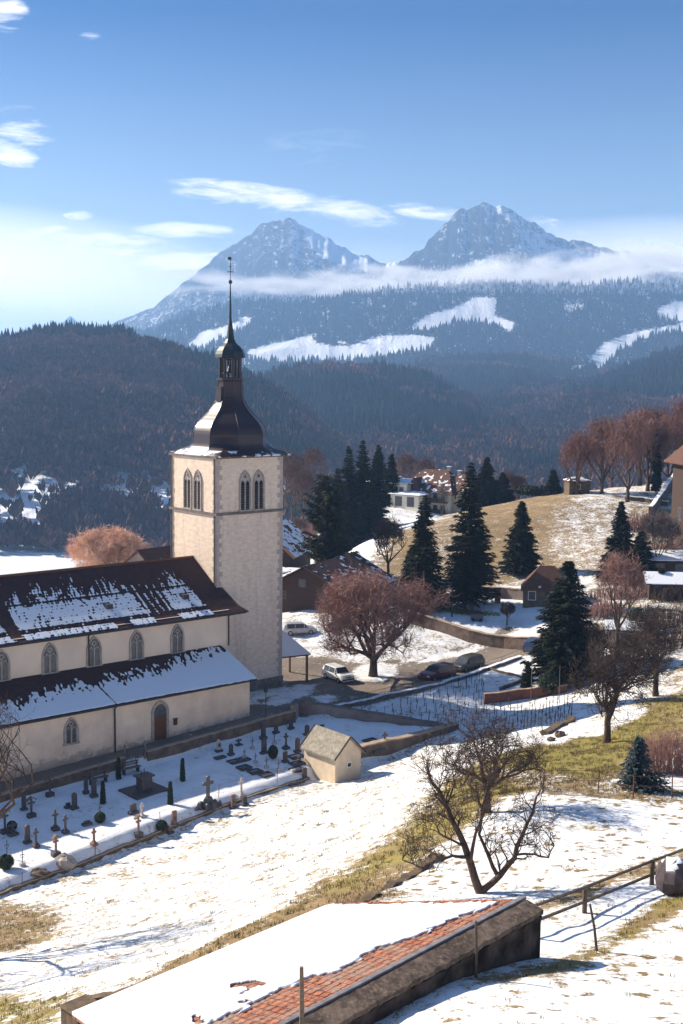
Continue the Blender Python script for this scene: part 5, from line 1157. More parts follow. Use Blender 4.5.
# conifers
CT = [(423,612,150,14.6,3.5,'broad dark fir left of the tallest one at the park edge',1),(468,611,151,18.2,3.9,'tallest dark fir standing in the snowy park',2),(520,586,168,10.2,3.0,'shorter fir behind the park wall in front of the grassy hill',3),
      (566,660,118,12.2,4.2,'large dark fir beside the bend of the street',4),(619,578,158,10.4,2.9,'dark fir on the slope below the grassy hilltop',5),(640,580,156,6.6,2.9,'bushy dark conifer touching the fir below the grassy hilltop',6),
      (661,592,148,3.6,1.4,'small dark conifer below the cabin at the right edge',7),(348,545,236,20.5,4.,'left tall conifer of the dark clump behind the pine',8),(362,540,238,20,4.,'middle tall conifer of the dark clump behind the pine',9),(337,545,232,18,3.9,'leftmost lower conifer of the dark clump behind the pine',10),
      (391,500,258,11,2.8,'slim dark conifer just behind the modern white house',11),(452,490,268,9,2.2,'round topped dark conifer rising behind the villa roof',12),(486,510,240,10.5,3.6,'dark broad conifer right of the tallest fir on the brow',13),(502,508,244,7.0,3.0,'wide brownish conifer at the left end of the grassy crest',14),
      (553,489,232,5.2,1.9,'small dark conifer alone on the crest of the grassy hill',15),(656,490,212,10.5,.8,'thin dark cypress among the trees of the hilltop grove',16),(375,530,240,15,3.4,'right conifer of the dark clump behind the pine',17),(480,504,256,7.0,2.6,'dark conifer close behind the tallest fir on the brow',18),(378,498,262,13,3.2,'conifer left of the slim one behind the modern white house',19),(410,602,156,6.5,2.2,'small conifer tucked against the broad dark fir',20)]
for px, py, D, h, r, lab, sd_ in CT:
    p = at_Y(px, py, D); conifer('fir_tree' if r > 1 else 'cypress', lab, on(p[0], p[1]), 200+sd_, h, r, dens=1.6 if D < 200 else 1.1, sz=1.4 if D < 130 else (1.5 if D < 200 else 2.0), power=.8 if r > 1 else .35, droop=.3)
conifer('pine_tree', 'large loose pine with brownish green boughs right of the chalet', gpt(326, 580), 231, 15.2, 4.4, M_NEEDP, droop=-.1, dens=.85, gap=.45, power=.45, bare=.16, sz=1.9)
conifer('blue_spruce', 'small blue grey spruce behind the wire fence', gpt(637, 789), 237, 2.9, 1.15, M_NEEDB, droop=.05, dens=2.2, power=.8, sz=.62, bare=.0)
conifer('juniper', 'narrow dark juniper in the garden plot above the vineyard', gpt(527, 692), 241, 2.8, .7, droop=.1, sz=.8, power=.5, dens=1.8, bare=.0)
conifer('cedar_bush', 'low dark evergreen sprawling beside the blue spruce', gpt(652, 790), 243, .9, 1.1, M_NEEDB, droop=.0, sz=.45, power=.4)
bw0 = bare_tree('valley_tree', 'reddish leafless tree right beside the tower at the foot of the wooded hill', Vector(at_Y(292, 520, 262)), 401, 12.5, 3., 7.5, M_TWVAL, tr=.26, n_main=5, lv=4, kids=(4, 4, 3), twr=.035, twl=1.1, tips=4, up=.8, group='leafless trees below the brow right of the tower')
for i, (px, py, D, s_, lb) in enumerate([(303,524,255,.9,'leafless tree between the tower and the big pine'),(286,505,300,1.05,'leafless tree rising behind the one beside the tower'),(312,500,300,1.0,'leafless tree behind the left edge of the dark conifer clump'),(405,500,290,.85,'leafless tree rising behind the flat roof of the modern house'),(424,500,300,.8,'leafless tree rising left behind the villa roof'),(508,508,262,.62,'brown leafless tree right of the conifer behind the tallest fir'),(519,505,262,.5,'small brown leafless tree at the left end of the grassy crest'),(298,560,220,.6,'leafless tree over the columned porch of the chalet')]):
    dup(bw0, Vector(at_Y(px, py, D)), i*1.1+.5, s_, lb)
# shrubs
shrub('evergreen_bush', 'round dark evergreen bush next to the narrow garden juniper', gpt(548, 695), 301, (1.1, 1.0, 1.15), 900, .22, M_LEAF)
shrub('dark_hedge', 'low dark hedge of evergreens on the crest left of the lone conifer', on(*at_Y(536, 491, 236)[:2]), 303, (4.5, 2., 1.3), 1500, .5, M_LEAF, blobs=6)
shrub('evergreen_bush', 'dark evergreen thicket at the foot of the large fir beside the street', gpt(592, 660), 305, (1.6, 1.5, 1.9), 900, .35, M_LEAF, blobs=4)
shrub('evergreen_bush', 'dark olive bush between the bare trees beside the garden shed', gpt(643, 634), 307, (1.7, 1.5, 1.7), 900, .35, M_LEAF, blobs=4)
scrub('dogwood_bush', 'tall reddish brown thicket right of the blue spruce', gpt(668, 771), 311, 4.6, 2.8, 2.6, 620, M_TWRED, thick=.014)
scrub('dogwood_bush', 'low rusty undergrowth below the fir and the bushy conifer', gpt(622, 598), 313, 12, 3, 1.5, 420, M_TWRED, thick=.03)
for i, (px, py, w, d, h, n, mt, lb) in enumerate([(572,668,6,3,1.8,320,M_TWRED,'reddish leafless bush between the large fir and the dense apple tree'),(650,650,8,4,2.2,420,M_TWBR,'brown leafless thicket behind the sparser fruit tree'),(601,616,6,3,2.0,260,M_TWRED,'reddish leafless shrubs right of the park lodge'),
        (676,625,9,4,2.2,400,M_TWBR,'brown thicket against the right edge above the fruit trees'),(300,545,9,4,4.,260,M_TWRED,'reddish leafless bushes right of the chalet gable'),(660,560,7,3,3.,300,M_TWRED,'red brown bushes in front of the outbuilding below the manor'),
        (640,530,8,4,3.,300,M_TWHILL,'reddish scrub on the slope left of the hillside wall'),(680,600,7,3,2.,260,M_TWBR,'low brown scrub under the cabin at the right edge'),(588,640,5,2.4,1.8,240,M_TWBR,'brown leafless bush behind the large street fir'),(655,470,14,5,3.4,420,M_TWHILL,'tangled undergrowth below the right half of the hilltop grove'),(665,535,6,3,3.2,260,M_TWRED,'reddish scrub between the outbuilding and the hillside wall')]):
    scrub('bush', lb, gpt(px, py), 320+i, w, d, h, n, mt, thick=.02 if py > 620 else .035)
# brown leafless wood at the foot of the brow, beyond the village: trees one can tell apart only as a mass
# ------------------------------------------------------------------ graveyard
M_GRAN = mat2('grave_granite', (.05, .042, .046), (.10, .085, .082), 5, .7, .3, .01, spec=.4); M_GDARK = mat2('dark_grave_stone', (.035, .03, .036), (.07, .06, .068), 5, .5, .2, .01, spec=.5)
M_GRED = mat2('reddish_grave_stone', (.26, .15, .115), (.18, .105, .085), 5, .8, .3, .01); M_GPALE = mat2('pale_grave_stone', (.5, .45, .42), (.38, .34, .32), 5, .8, .3, .01)
def yard(px, py): g = ground(px, py); return g
GM = {'d': M_GDARK, 'g': M_GRAN, 'r': M_GRED, 'p': M_GPALE}
def slab_poly(w, h, k):
    if k == 'round': return [(-w/2, 0), (w/2, 0)]+[(w/2*math.cos(a), h-w/2+w/2*math.sin(a)) for a in [math.pi*i/8 for i in range(9)]]
    if k == 'peak': return [(-w/2, 0), (w/2, 0), (w/2, h*.82), (0, h), (-w/2, h*.82)]
    return [(-w/2, 0), (w/2, 0), (w/2*.92, h), (-w/2*.92, h)]
def cross_mesh(mb, z0, h, w, th):
    mb.box((0, 0, z0+h/2), (th, th*.8, h)); mb.box((0, 0, z0+h*.68), (w, th*.75, th)); 
    return mb
def grave(kind, px, py, h, mk, label, w=None, rz=None):
    g = yard(px, py); rr = random.Random(int(px*31+py*7)); rz = A_-.02+rr.uniform(-.06, .06) if rz is None else rz; mt = GM[mk]; D = g.y; H_ = h*D/F/.93; W_m = (w or 5)*D/F
    if kind in ('slab', 'round', 'peak'):
        t = thing('headstone', label, 'gravestone', g, rz); MB().box((0, 0, .06), (W_m*1.5, .42, .22)).build('plinth', M_GRAN, t, bevel=.02)
        MB().prism([(x, z+.17) for x, z in slab_poly(W_m, H_-.15, kind)], 'y', -.09, .09).build('slab', mt, t, bevel=.015); 
        MB().box((0, -.093, .17+(H_-.15)*.45), (W_m*.6, .012, (H_-.15)*.35)).build('inscription_plate', M_GDARK if mk != 'd' else M_GRAN, t)
    elif kind == 'cross':
        t = thing('stone_cross', label, 'grave cross', g, rz); bh = H_*.28; MB().box((0, 0, bh*.25), (W_m*1.1, .5, bh*.6)).box((0, 0, bh*.7), (W_m*.62, .34, bh*.45), taper=.8).build('base', M_GRAN if mk == 'd' else mt, t, bevel=.02)
        m = MB(); cross_mesh(m, bh*.9, H_-bh*.9, W_m*1.0, .15); m.build('cross', mt, t, bevel=.02)
    elif kind == 'iron':
        t = thing('iron_cross', label, 'grave cross', g, rz); MB().box((0, 0, .08), (.36, .3, .28)).build('base', M_GPALE, t, bevel=.02)
        m = MB(); m.tube([(0, 0, .1), (0, 0, H_)], .028, 5).tube([(-W_m/2, 0, H_*.72), (W_m/2, 0, H_*.72)], .026, 5)
        for s in (-1, 1): m.tube([(0, 0, H_*.5), (s*.12, 0, H_*.6), (s*.13, 0, H_*.72)], .015, 4)
        m.build('cross', M_IRON if mk != 'r' else M_RUST, t)
    elif kind == 'crucifix':
        t = thing('wayside_crucifix', label, 'grave cross', g, rz); MB().box((0, 0, .12), (.6, .45, .35)).build('base', M_GRAN, t, bevel=.02); m = MB(); cross_mesh(m, .25, H_-.25, W_m, .13); c_o = m.build('cross', mt, t)
        MB().prism([(-W_m/2-.1, H_*.9), (0, H_+.12), (W_m/2+.1, H_*.9), (W_m/2+.1, H_*.9-.06), (0, H_+.04), (-W_m/2-.1, H_*.9-.06)], 'y', -.16, .16).build('gable_board', M_WOOD if mk != 'p' else M_SNOW, t)
    elif kind == 'pillar':
        t = thing('grave_pillar', label, 'gravestone', g, rz); MB().box((0, 0, .1), (W_m*1.5, W_m*1.3, .3)).build('base', M_GRAN, t, bevel=.02); m = MB().box((0, 0, H_/2+.1), (W_m, W_m*.8, H_-.2), taper=.85).build('shaft', mt, t, bevel=.02); MB().box((0, 0, H_+.03), (W_m*1.15, W_m*.95, .1)).build('cap', mt, t)
    return t
GR = [('crucifix',50,796,18,'g','tall snow topped cross standing closest to the path wall at the left',9),('pillar',86,793.5,14,'g','slim pale pillar with a small cap left of the two benches',4),('pillar',94,797,16,'g','squarer pillar in front of the left bench',5),
 ('round',24,810,14,'d','dark rounded headstone near the left edge below the yard gate',4.5),('crucifix',31.5,817,19,'d','dark roofed cross right of the dark rounded headstone near the left edge',8),('round',74.5,809,16,'g','upright rounded headstone alone in the middle left of the yard',5.5),
 ('slab',68,808,5,'d','knee high dark block beside the upright rounded headstone',5),('crucifix',5,833,23,'d','tall dark roofed cross at the left edge',8),('cross',13,835,13,'d','short dark cross on a wide base next to the tall one at the left edge',10),
 ('cross',55.5,830,20,'g','grey stone cross on a tall base in the second row from the slope',7),('cross',65.5,833,18,'d','dark stone cross just right of the grey one in the second row',6),('slab',87,825,4,'d','low dark plaque lying near the cross with the round bush',7),
 ('round',27.5,843,18,'g','tall rounded grey headstone in front at the lower left',5.5),('cross',36,847,19,'d','dark cross right of the tall rounded grey headstone at the lower left',6),('crucifix',56,856,20,'r','roofed reddish cross half in the sun at the lower left',6),
 ('cross',94,845,17,'r','sunlit reddish stone cross near the lower wall',5.5),('iron',7,858,18,'d','thin iron cross above the round clipped bush at the left edge',5),('iron',22.5,866,16,'d','thin iron cross with a pale foot nearest the lower left corner of the yard',5),
 ('slab',133.4,813,9,'d','small dark headstone below the platform monument',7),('cross',142,817,14,'p','pale narrow cross right of the small headstone below the platform monument',5),('crucifix',138.5,836,20,'r','reddish roofed cross left of the clipped ball bush by the lower wall',6),
 ('slab',174.3,826,15,'r','tall reddish headstone standing by the lower wall right of the clipped ball bush',5.5),('slab',170,833,7,'r','small reddish stone touching the foot of the tall reddish headstone',5),('peak',218.8,751.5,12,'p','pale pointed headstone against the path wall right of the gate',5),
 ('peak',231,755,11,'g','grey pointed headstone one place right of the pale one',4.5),('cross',238.7,745,6,'d','very low dark cross behind the grey pointed headstone',7),('iron',252.4,749,12,'d','iron cross in the back row between the pointed stones and the dark column',5),
 ('pillar',263.3,739,16,'d','dark column by the path wall under the street lamp',4.5),('slab',264,753.5,13,'d','dark headstone left of the dense dark bush',6),('iron',274.3,744,14,'d','thin iron cross behind the dense dark bush',5),
 ('cross',286,749,16,'d','tall dark stone cross right of the dense dark bush',6),('slab',285.2,762,10,'d','low dark headstone in front of the tall dark stone cross',5),('peak',297.5,752,14,'d','dark pointed headstone right of the tall dark stone cross',5),
 ('iron',244.3,758,9,'r','small rusty cross at the left end of the thin cross row',4),('iron',255.4,763,10,'r','second small rusty cross in the thin cross row',4),('iron',266.4,768,11,'r','third rusty cross in the thin cross row',4.5),('iron',278.6,771,11,'r','last rusty cross of the thin cross row toward the little chapel',4.5),
 ('slab',233.4,808,13,'r','reddish headstone against the lower wall beside the white one',5),('cross',241.3,797,19,'p','white headstone topped with a cross near the lower wall',6.5),('slab',244.5,805,9,'g','grey headstone touching the right side of the white cross stone',5),
 ('slab',304.6,779,11,'g','grey headstone close to the left wall of the little chapel',5),('peak',307,735,10,'g','grey stone under the big retaining wall at the back corner',5),('slab',322,733,8,'d','dark stone under the retaining wall behind the chapel roof',5),
 ('cross',384.6,746,14,'d','dark stone cross on rocks right of the little chapel',8),('iron',372,748,8,'d','small iron cross left of the stone cross on rocks right of the chapel',4),('cross',300,764,9,'d','low dark cross in front of the dark pointed headstone',6),('slab',276,733,7,'d','small dark stone in the far back row of the yard',4.5),('slab',291,729,8,'g','small grey stone at the far back corner of the yard',4.5),('iron',293,772,9,'d','little iron cross left of the chapel among the kerbed graves',4)]
for k, px, py, h, mk, lab, w in GR: grave(k, px, py, h, mk, lab, w)
# big cross on rocks
g = yard(208, 806); t = thing('memorial_cross', 'large dark cross rising from a heap of rocks in the open middle of the yard', 'memorial', g, A_)
m = MB(); rr = random.Random(4)
rv = np.random.default_rng(8)
for i, (x, y, s) in enumerate([(0,0,.8),(-.6,.1,.5),(.6,0,.45),(.1,-.5,.5),(-.3,-.4,.42),(1.0,-.1,.3),(-1.1,-.1,.28)]):
    MB().box((x, y, s*.35), (s*1.4, s*1.2, s*1.1), rr.uniform(0, 3), taper=.5).build('rock', M_GDARK, t, bevel=.06)
m = MB(); cross_mesh(m, .6, 1.75, .95, .26); m.build('cross', M_GDARK, t, bevel=.03)
# altar monument
g = yard(144, 791); t = thing('altar_monument', 'square stone altar on a broad stepped platform in the upper left of the yard', 'monument', g, A_+.05)
MB().b(-1.55, 1.55, -1.3, 1.3, -.3, .16).build('platform', M_GDARK, t, bevel=.03); MB().b(-1.3, -.6, -1.1, -.2, .16, .22).build('bronze_plate', M_GRAN, t)
MB().b(-.45, .55, -.35, .45, .16, 1.15).build('pedestal', M_GRAN, t, bevel=.03); MB().b(-.62, .72, -.5, .6, 1.15, 1.3).build('top_slab', M_GDARK, t, bevel=.02); MB().tube([(.1, .1, 1.3), (.1, .1, 1.75)], .04, 5).tube([(-.15, .15, 1.3), (-.15, .15, 1.6)], .04, 5).build('candle_holder', M_IRON, t)
# grave kerbs
for i, (px, py, w, d, lab) in enumerate([(235,762,1.2,.9,'kerb of the grave left of the thin cross row'),(243,760,1.1,.9,'dark kerb right beside the leftmost one of the thin cross row'),(244,768,1.1,.9,'snow filled kerb below the first rusty cross'),(255,772,1.1,.9,'kerb below the second rusty cross'),(266,775,1.1,.9,'nearest kerb of the thin cross row'),(296,757,1.3,1.,'kerb in front of the dark pointed headstone'),(297,764,1.2,.9,'dark kerb left of the chapel roof'),(297,770,1.2,.9,'small kerb left of the chapel eave'),(294,782,1.5,.9,'kerb touching the lower wall left of the chapel'),(370,741,1.3,.8,'kerb under the retaining wall right of the chapel'),(377,750,1.4,.8,'kerb beside the stone cross on rocks'),(220,758,1.0,.5,'faint kerb before the pale pointed headstone')]):
    g = yard(px, py); m = MB(); m.b(-w/2, w/2, -d/2, -d/2+.1, -.1, .14).b(-w/2, w/2, d/2-.1, d/2, -.1, .14).b(-w/2, -w/2+.1, -d/2+.1, d/2-.1, -.1, .14).b(w/2-.1, w/2, -d/2+.1, d/2-.1, -.1, .14); m.b(-w/2+.2, w/2-.2, -d/2+.2, -d/2+.45, -.1, .12)
    o = m.build('grave_kerb', M_GDARK if i % 2 else M_GRAN, loc=g); o.rotation_euler.z = A_; tag(o, lab, 'grave kerb')
# cypresses and clipped bushes in the yard
for px, py, h, lab in ((103,803.5,22,'slim dark cypress right of the squarer pillar'),(182.6,781,22,'slim dark cypress right of the altar monument near the wall'),(170.3,804,22,'slim dark cypress between the altar monument and the rock cross'),(118.5,779,21,'slim dark cypress between the two benches')):
    g = yard(px, py); hh = h*g.y/F/.93; rng_ = np.random.default_rng(int(px)); V = []; Fc = []; t = thing('column_cypress', lab, 'cypress', g)
    for k in range(9): f = k/8; leafball(V, Fc, rng_, (0, 0, .1+f*(hh-.25)), (.17*(1-.7*f*f)+.03, .17*(1-.7*f*f)+.03, .16), 170, .13)
    obj('foliage', mesh_np('foliage', V, Fc, M_LEAF), t); MB().tube([(0, 0, -.1), (0, 0, hh*.8)], .12, 6).build('stem', M_BARK, t)
for px, py, r, lab in ((100,822.5,.40,'round clipped bush with a little cross behind it'),(6,869,.52,'round clipped bush at the left edge of the yard'),(161.5,831,.42,'clipped ball bush close to the lower wall'),(273,758.5,.42,'dense dark bush in the back half of the yard'),(12,830,.34,'dark bush between the two crosses at the left edge')):
    shrub('clipped_bush', lab, yard(px, py), int(px)+500, (r, r, r*(1.35 if px == 273 else .95)), 1500, .12, M_LEAF, cat='bush')
grave('iron', 100, 820, 17, 'd', 'little cross rising behind the round clipped bush', 4)
# benches
def bench(px, py, label):
    g = yard(px, py); t = thing('bench', label, 'bench', g, A_)
    MB().b(-.85, .85, -.22, .22, .42, .48).build('seat', M_WOOD, t); MB().b(-.85, .85, .24, .29, .6, .72).b(-.85, .85, .26, .31, .78, .9).build('backrest', M_WOOD, t)
    for x in (-.65, .65): MB().b(x-.05, x+.05, -.18, .24, -.1, .42).b(x-.04, x+.04, .2, .26, .42, .9).build('leg', M_IRON, t)
bench(98.5, 783, 'left wooden bench against the path wall'); bench(131, 773, 'right wooden bench against the path wall next to the altar monument')
# gate posts in the gap of the path wall
g = uvz(50.5, 84.2, 0); t = thing('yard_gate', 'small iron gate in the gap of the path wall', 'gate', on(g.x, g.y), A_)
for x in (-.95, .95): MB().b(x-.06, x+.06, -.06, .06, -.3, 1.5).build('gate_post', M_STONED, t)
m = MB()
for i in range(7): m.tube([(-.8+i*.27, 0, .15), (-.8+i*.27, 0, 1.15)], .015, 4)
m.tube([(-.88, 0, .25), (.88, 0, .25)], .02, 4).tube([(-.88, 0, 1.05), (.88, 0, 1.05)], .02, 4).build('gate_leaf', M_IRON, t)

# ------------------------------------------------------------------ street things
def lamp(px, py, h, label):
    g = ground(px, py); t = thing('street_lamp', label, 'street lamp', g); MB().tube([(0, 0, -.2), (0, 0, h)], [.06, .04], 7).build('pole', M_IRON, t)
    MB().lathe([(.05, h), (.17, h+.08), (.2, h+.38), (.05, h+.5)], 8).build('lantern', M_IRON, t)
p = uvz(64.4, 84.75); gg_ = on(p.x, p.y); t = thing('street_lamp', 'small dark street lamp beside the path at the corner of the church', 'street lamp', gg_)
MB().tube([(0, 0, -.2), (0, 0, 2.6)], [.05, .035], 7).build('pole', M_IRON, t); MB().lathe([(.04, 2.55), (.15, 2.62), (.19, 2.9), (.04, 3.0)], 8).build('lantern', M_IRON, t)
for px, py, h, lab in ((531,700,7.2,'slim grey pole rising from the garden plot above the vineyard'),(559,700,5.4,'slim pale pole between the large fir and the dense apple tree')):
    g = ground(px, py); o = MB().tube([(0, 0, -.3), (0, 0, h*.62)], [.045, .025], 6).build('pole', M_WOOD, loc=g); tag(o, lab, 'pole')
# cars
def carpaint(name, c): 
    t = NT(name); t.base(t.mix(t.ramp(t.noise(t.objco(), 2, 3), .4, .6), c, tuple(x*.8 for x in c)), .35, .5); t.bs.inputs['Coat Weight'].default_value = .5; return t.m
M_TYRE = mat2('tyre_rubber', (.02, .02, .02), (.035, .035, .035), 8, .9, .1, .01); M_RIM = mat2('wheel_rim', (.35, .35, .36), (.25, .25, .26), 8, .4, 0, metal=.6)
M_LIGHTG = mat2('lamp_glass', (.7, .7, .68), (.55, .55, .55), 8, .2, 0); M_TAIL = mat2('tail_glass', (.35, .02, .02), (.25, .015, .015), 8, .25, 0)
def car(label, loc, rz, paint, style='hatch', L=4.1, W=1.7, Hh=1.48):
    t = thing('parked_car', label, 'car', loc, rz, group='cars parked in the street'); h = Hh
    prof = {'hatch': [(-.5,.28),(-.5,.62),(-.47,.88),(-.40,1.0),(-.30,1.0),(-.06,1.),(.12,.97),(.24,.66),(.44,.56),(.49,.46),(.5,.28)], 'estate': [(-.5,.28),(-.5,.60),(-.47,.66),(-.40,.98),(-.2,1.),(.02,1.),(.12,.95),(.25,.64),(.44,.56),(.49,.44),(.5,.28)]}[style]
    belt = .60; secs = []
    xs = [-.5,-.47,-.40,-.30,-.15,0,.12,.18,.24,.34,.44,.49,.5]; pf = np.array([p for p in prof if p[1] > .28]); top = np.interp(xs, pf[:, 0], pf[:, 1])
    top[0] = .62 if style == 'hatch' else .6
    m = MB(); rows = []
    for i, x in enumerate(xs):
        tz = top[i]*h; bz = min(tz, belt*h); w = W/2*(1-.10*abs(x)**3*8*.5) * (.94 if abs(x) > .48 else 1); wr = w*.80 if tz > bz+.05 else w*.93
        zs = .17*h
        R = [(-w*.92, zs), (-w, zs+.12), (-w, bz*.92), (-w*.97, bz), (-wr, tz-.05 if tz > bz+.05 else tz), (-wr*.85, tz), (wr*.85, tz), (wr, tz-.05 if tz > bz+.05 else tz), (w*.97, bz), (w, bz*.92), (w, zs+.12), (w*.92, zs)]
        rows.append(len(m.v)); m.v += [Vector((x*L, y, z)) for y, z in R]
    K = 12
    for r0, r1 in zip(rows[:-1], rows[1:]):
        for j in range(K): k2 = (j+1) % K; m.f.append([r0+j, r0+k2, r1+k2, r1+j]); m.m.append(0)
    m.f.append([rows[0]+j for j in range(K)]); m.f.append([rows[-1]+j for j in range(K)][::-1]); m.m += [0, 0]; m.build('body', paint, t, False, bevel=.03)
    # glass house set just proud of the upper body
    def P(x, s, f, off=.012):
        tz = np.interp(x, xs, top)*h; bz = belt*h; w = W/2*.97; wr = W/2*.80; return Vector((x*L, s*(w+(wr-w)*f+off), bz+.02+(tz-.07-bz)*f))
    for s in (-1, 1):
        for x0, x1 in ((-.40, -.17), (-.15, .10)): MB().face([P(x0, s, 0), P(x1, s, 0), P(x1, s, 1), P(x0, s, 1)]).build('side_window', M_DARKGLASS, t)
        MB().face([P(.12, s, 0), P(.215, s, 0), P(.13, s, .92)]).build('side_window', M_DARKGLASS, t)
    wz0, wz1 = .66*h, .95*h
    MB().face([(.245*L+.02, -W*.42, wz0), (.245*L+.02, W*.42, wz0), (.13*L+.02, W*.36, wz1), (.13*L+.02, -W*.36, wz1)]).build('windscreen', M_DARKGLASS, t)
    x0, x1 = (-.49, -.415)
    MB().face([(x0*L-.02, -W*.40, .66*h), (x0*L-.02, W*.40, .66*h), (x1*L-.03, W*.35, .94*h), (x1*L-.03, -W*.35, .94*h)]).build('rear_window', M_DARKGLASS, t)
    for s in (-1, 1):
        MB().box((.485*L, s*W*.36, .47*h), (.12, .3, .14)).build('headlight', M_LIGHTG, t, bevel=.02); MB().box((-.493*L, s*W*.40, .52*h), (.08, .2, .24)).build('tail_light', M_TAIL, t, bevel=.02)
        MB().box((.17*L, s*(W/2+.09), .62*h), (.12, .18, .12)).build('wing_mirror', paint, t, bevel=.02)
        for x in (-.31, .31):
            y = s*(W/2-.09); w = MB(); n = 18; ring_ = [(math.cos(2*math.pi*i/n)*.31, .31+math.sin(2*math.pi*i/n)*.31) for i in range(n)]; w.prism([(x*L+a, b) for a, b in ring_], 'y', y-.1, y+.1); wh = w.build('wheel', M_TYRE, t, bevel=.02)
            w = MB(); w.prism([(x*L+a*.6, .31+(b-.31)*.6) for a, b in ring_], 'y', y+s*.1, y+s*.115); w.build('rim', M_RIM, wh)
    MB().box((.5*L-.02, 0, .28*h), (.1, W*.9, .16)).build('bumper', M_IRON, t, bevel=.03); MB().box((.498*L, 0, .42*h), (.06, W*.4, .1)).build('grille', M_IRON, t)
    return t
def vdir(a, b): d = b-a; return math.atan2(d.y, d.x)
s_dir = vdir(ground(430, 676), ground(500, 654))
car('small white hatchback parked in the sun beside the big round tree', ground(338, 680), -.95, carpaint('white_paint', (.75, .76, .74)), 'hatch', 3.7, 1.65, 1.5)
car('dark red estate car parked along the street wall', ground(437, 679), s_dir+math.pi, carpaint('dark_red_paint', (.16, .018, .03)), 'estate', 4.5, 1.75, 1.52)
car('dark olive car parked behind the dark red one', ground(467, 669), s_dir+math.pi+.04, carpaint('olive_paint', (.07, .065, .045)), 'estate', 4.4, 1.74, 1.5)
car('dark blue car at the bend of the street next to the large fir', ground(534, 651), s_dir+.35, carpaint('dark_blue_paint', (.05, .08, .16)), 'hatch', 4.0, 1.7, 1.5)
car('silver hatchback parked in front of the annex behind the shelter', ground(299, 634), .28, carpaint('silver_paint', (.42, .42, .44)), 'hatch', 4.1, 1.7, 1.45)
# park furniture
M_REDP = mat2('red_cabinet_paint', (.42, .07, .05), (.32, .05, .04), 5, .6, 0)
g = ground(497.5, 602.5); t = thing('red_cabinet', 'tall red painted cabinet standing on the snow of the park', 'cabinet', g, -.2)
MB().box((0, 0, .85), (.75, .5, 1.9)).build('body', M_REDP, t, bevel=.02); MB().box((0, 0, 1.84), (.9, .65, .12)).build('top', M_IRON, t); MB().box((0, -.26, .95), (.55, .03, 1.3)).build('door', M_BRICK, t)
g = ground(470, 621); g2 = on(*at_Y(477, 621, g.y)[:2]); t = thing('garden_cart', 'dark blue box cart standing behind the park wall', 'cart', g2, -.2)
MB().box((0, 0, .55), (1.5, .8, .65), taper=1.1).build('tub', carpaint('dull_blue', (.07, .08, .13)), t, bevel=.03); MB().box((0, 0, .92), (1.5, .8, .06)).build('lid', M_DWOOD, t)
for x in (-.5, .5): MB().tube([(x, -.45, .2), (x, .45, .2)], .2, 10).build('wheel', M_TYRE, t)
# people by the park wall: one continuous skinned body each
def skin_person(name, label, loc, rz, joints, edges, rad, mat_body, extras):
    me = bpy.data.meshes.new('body'); me.from_pydata(joints, edges, []); me.update(); o = bpy.data.objects.new(name, me); col.objects.link(o); o.location = loc; o.rotation_euler.z = rz; me.materials.append(mat_body)
    md = o.modifiers.new('skin', 'SKIN'); me.skin_vertices or None
    if not me.skin_vertices: 
        bpy.context.view_layer.objects.active = o
    for i, r in enumerate(rad): me.skin_vertices[0].data[i].radius = (r, r)
    me.skin_vertices[0].data[0].use_root = True
    sb = o.modifiers.new('sub', 'SUBSURF'); sb.levels = 1; sb.render_levels = 1; tag(o, label, 'person'); return o
M_COAT = mat2('dark_coat', (.03, .03, .045), (.05, .045, .06), 6, .95, .1); M_SKIN = mat2('skin', (.45, .27, .2), (.40, .24, .18), 8, .7, 0); M_HAIR = mat2('dark_hair', (.03, .02, .015), (.05, .035, .025), 8, .8, 0)
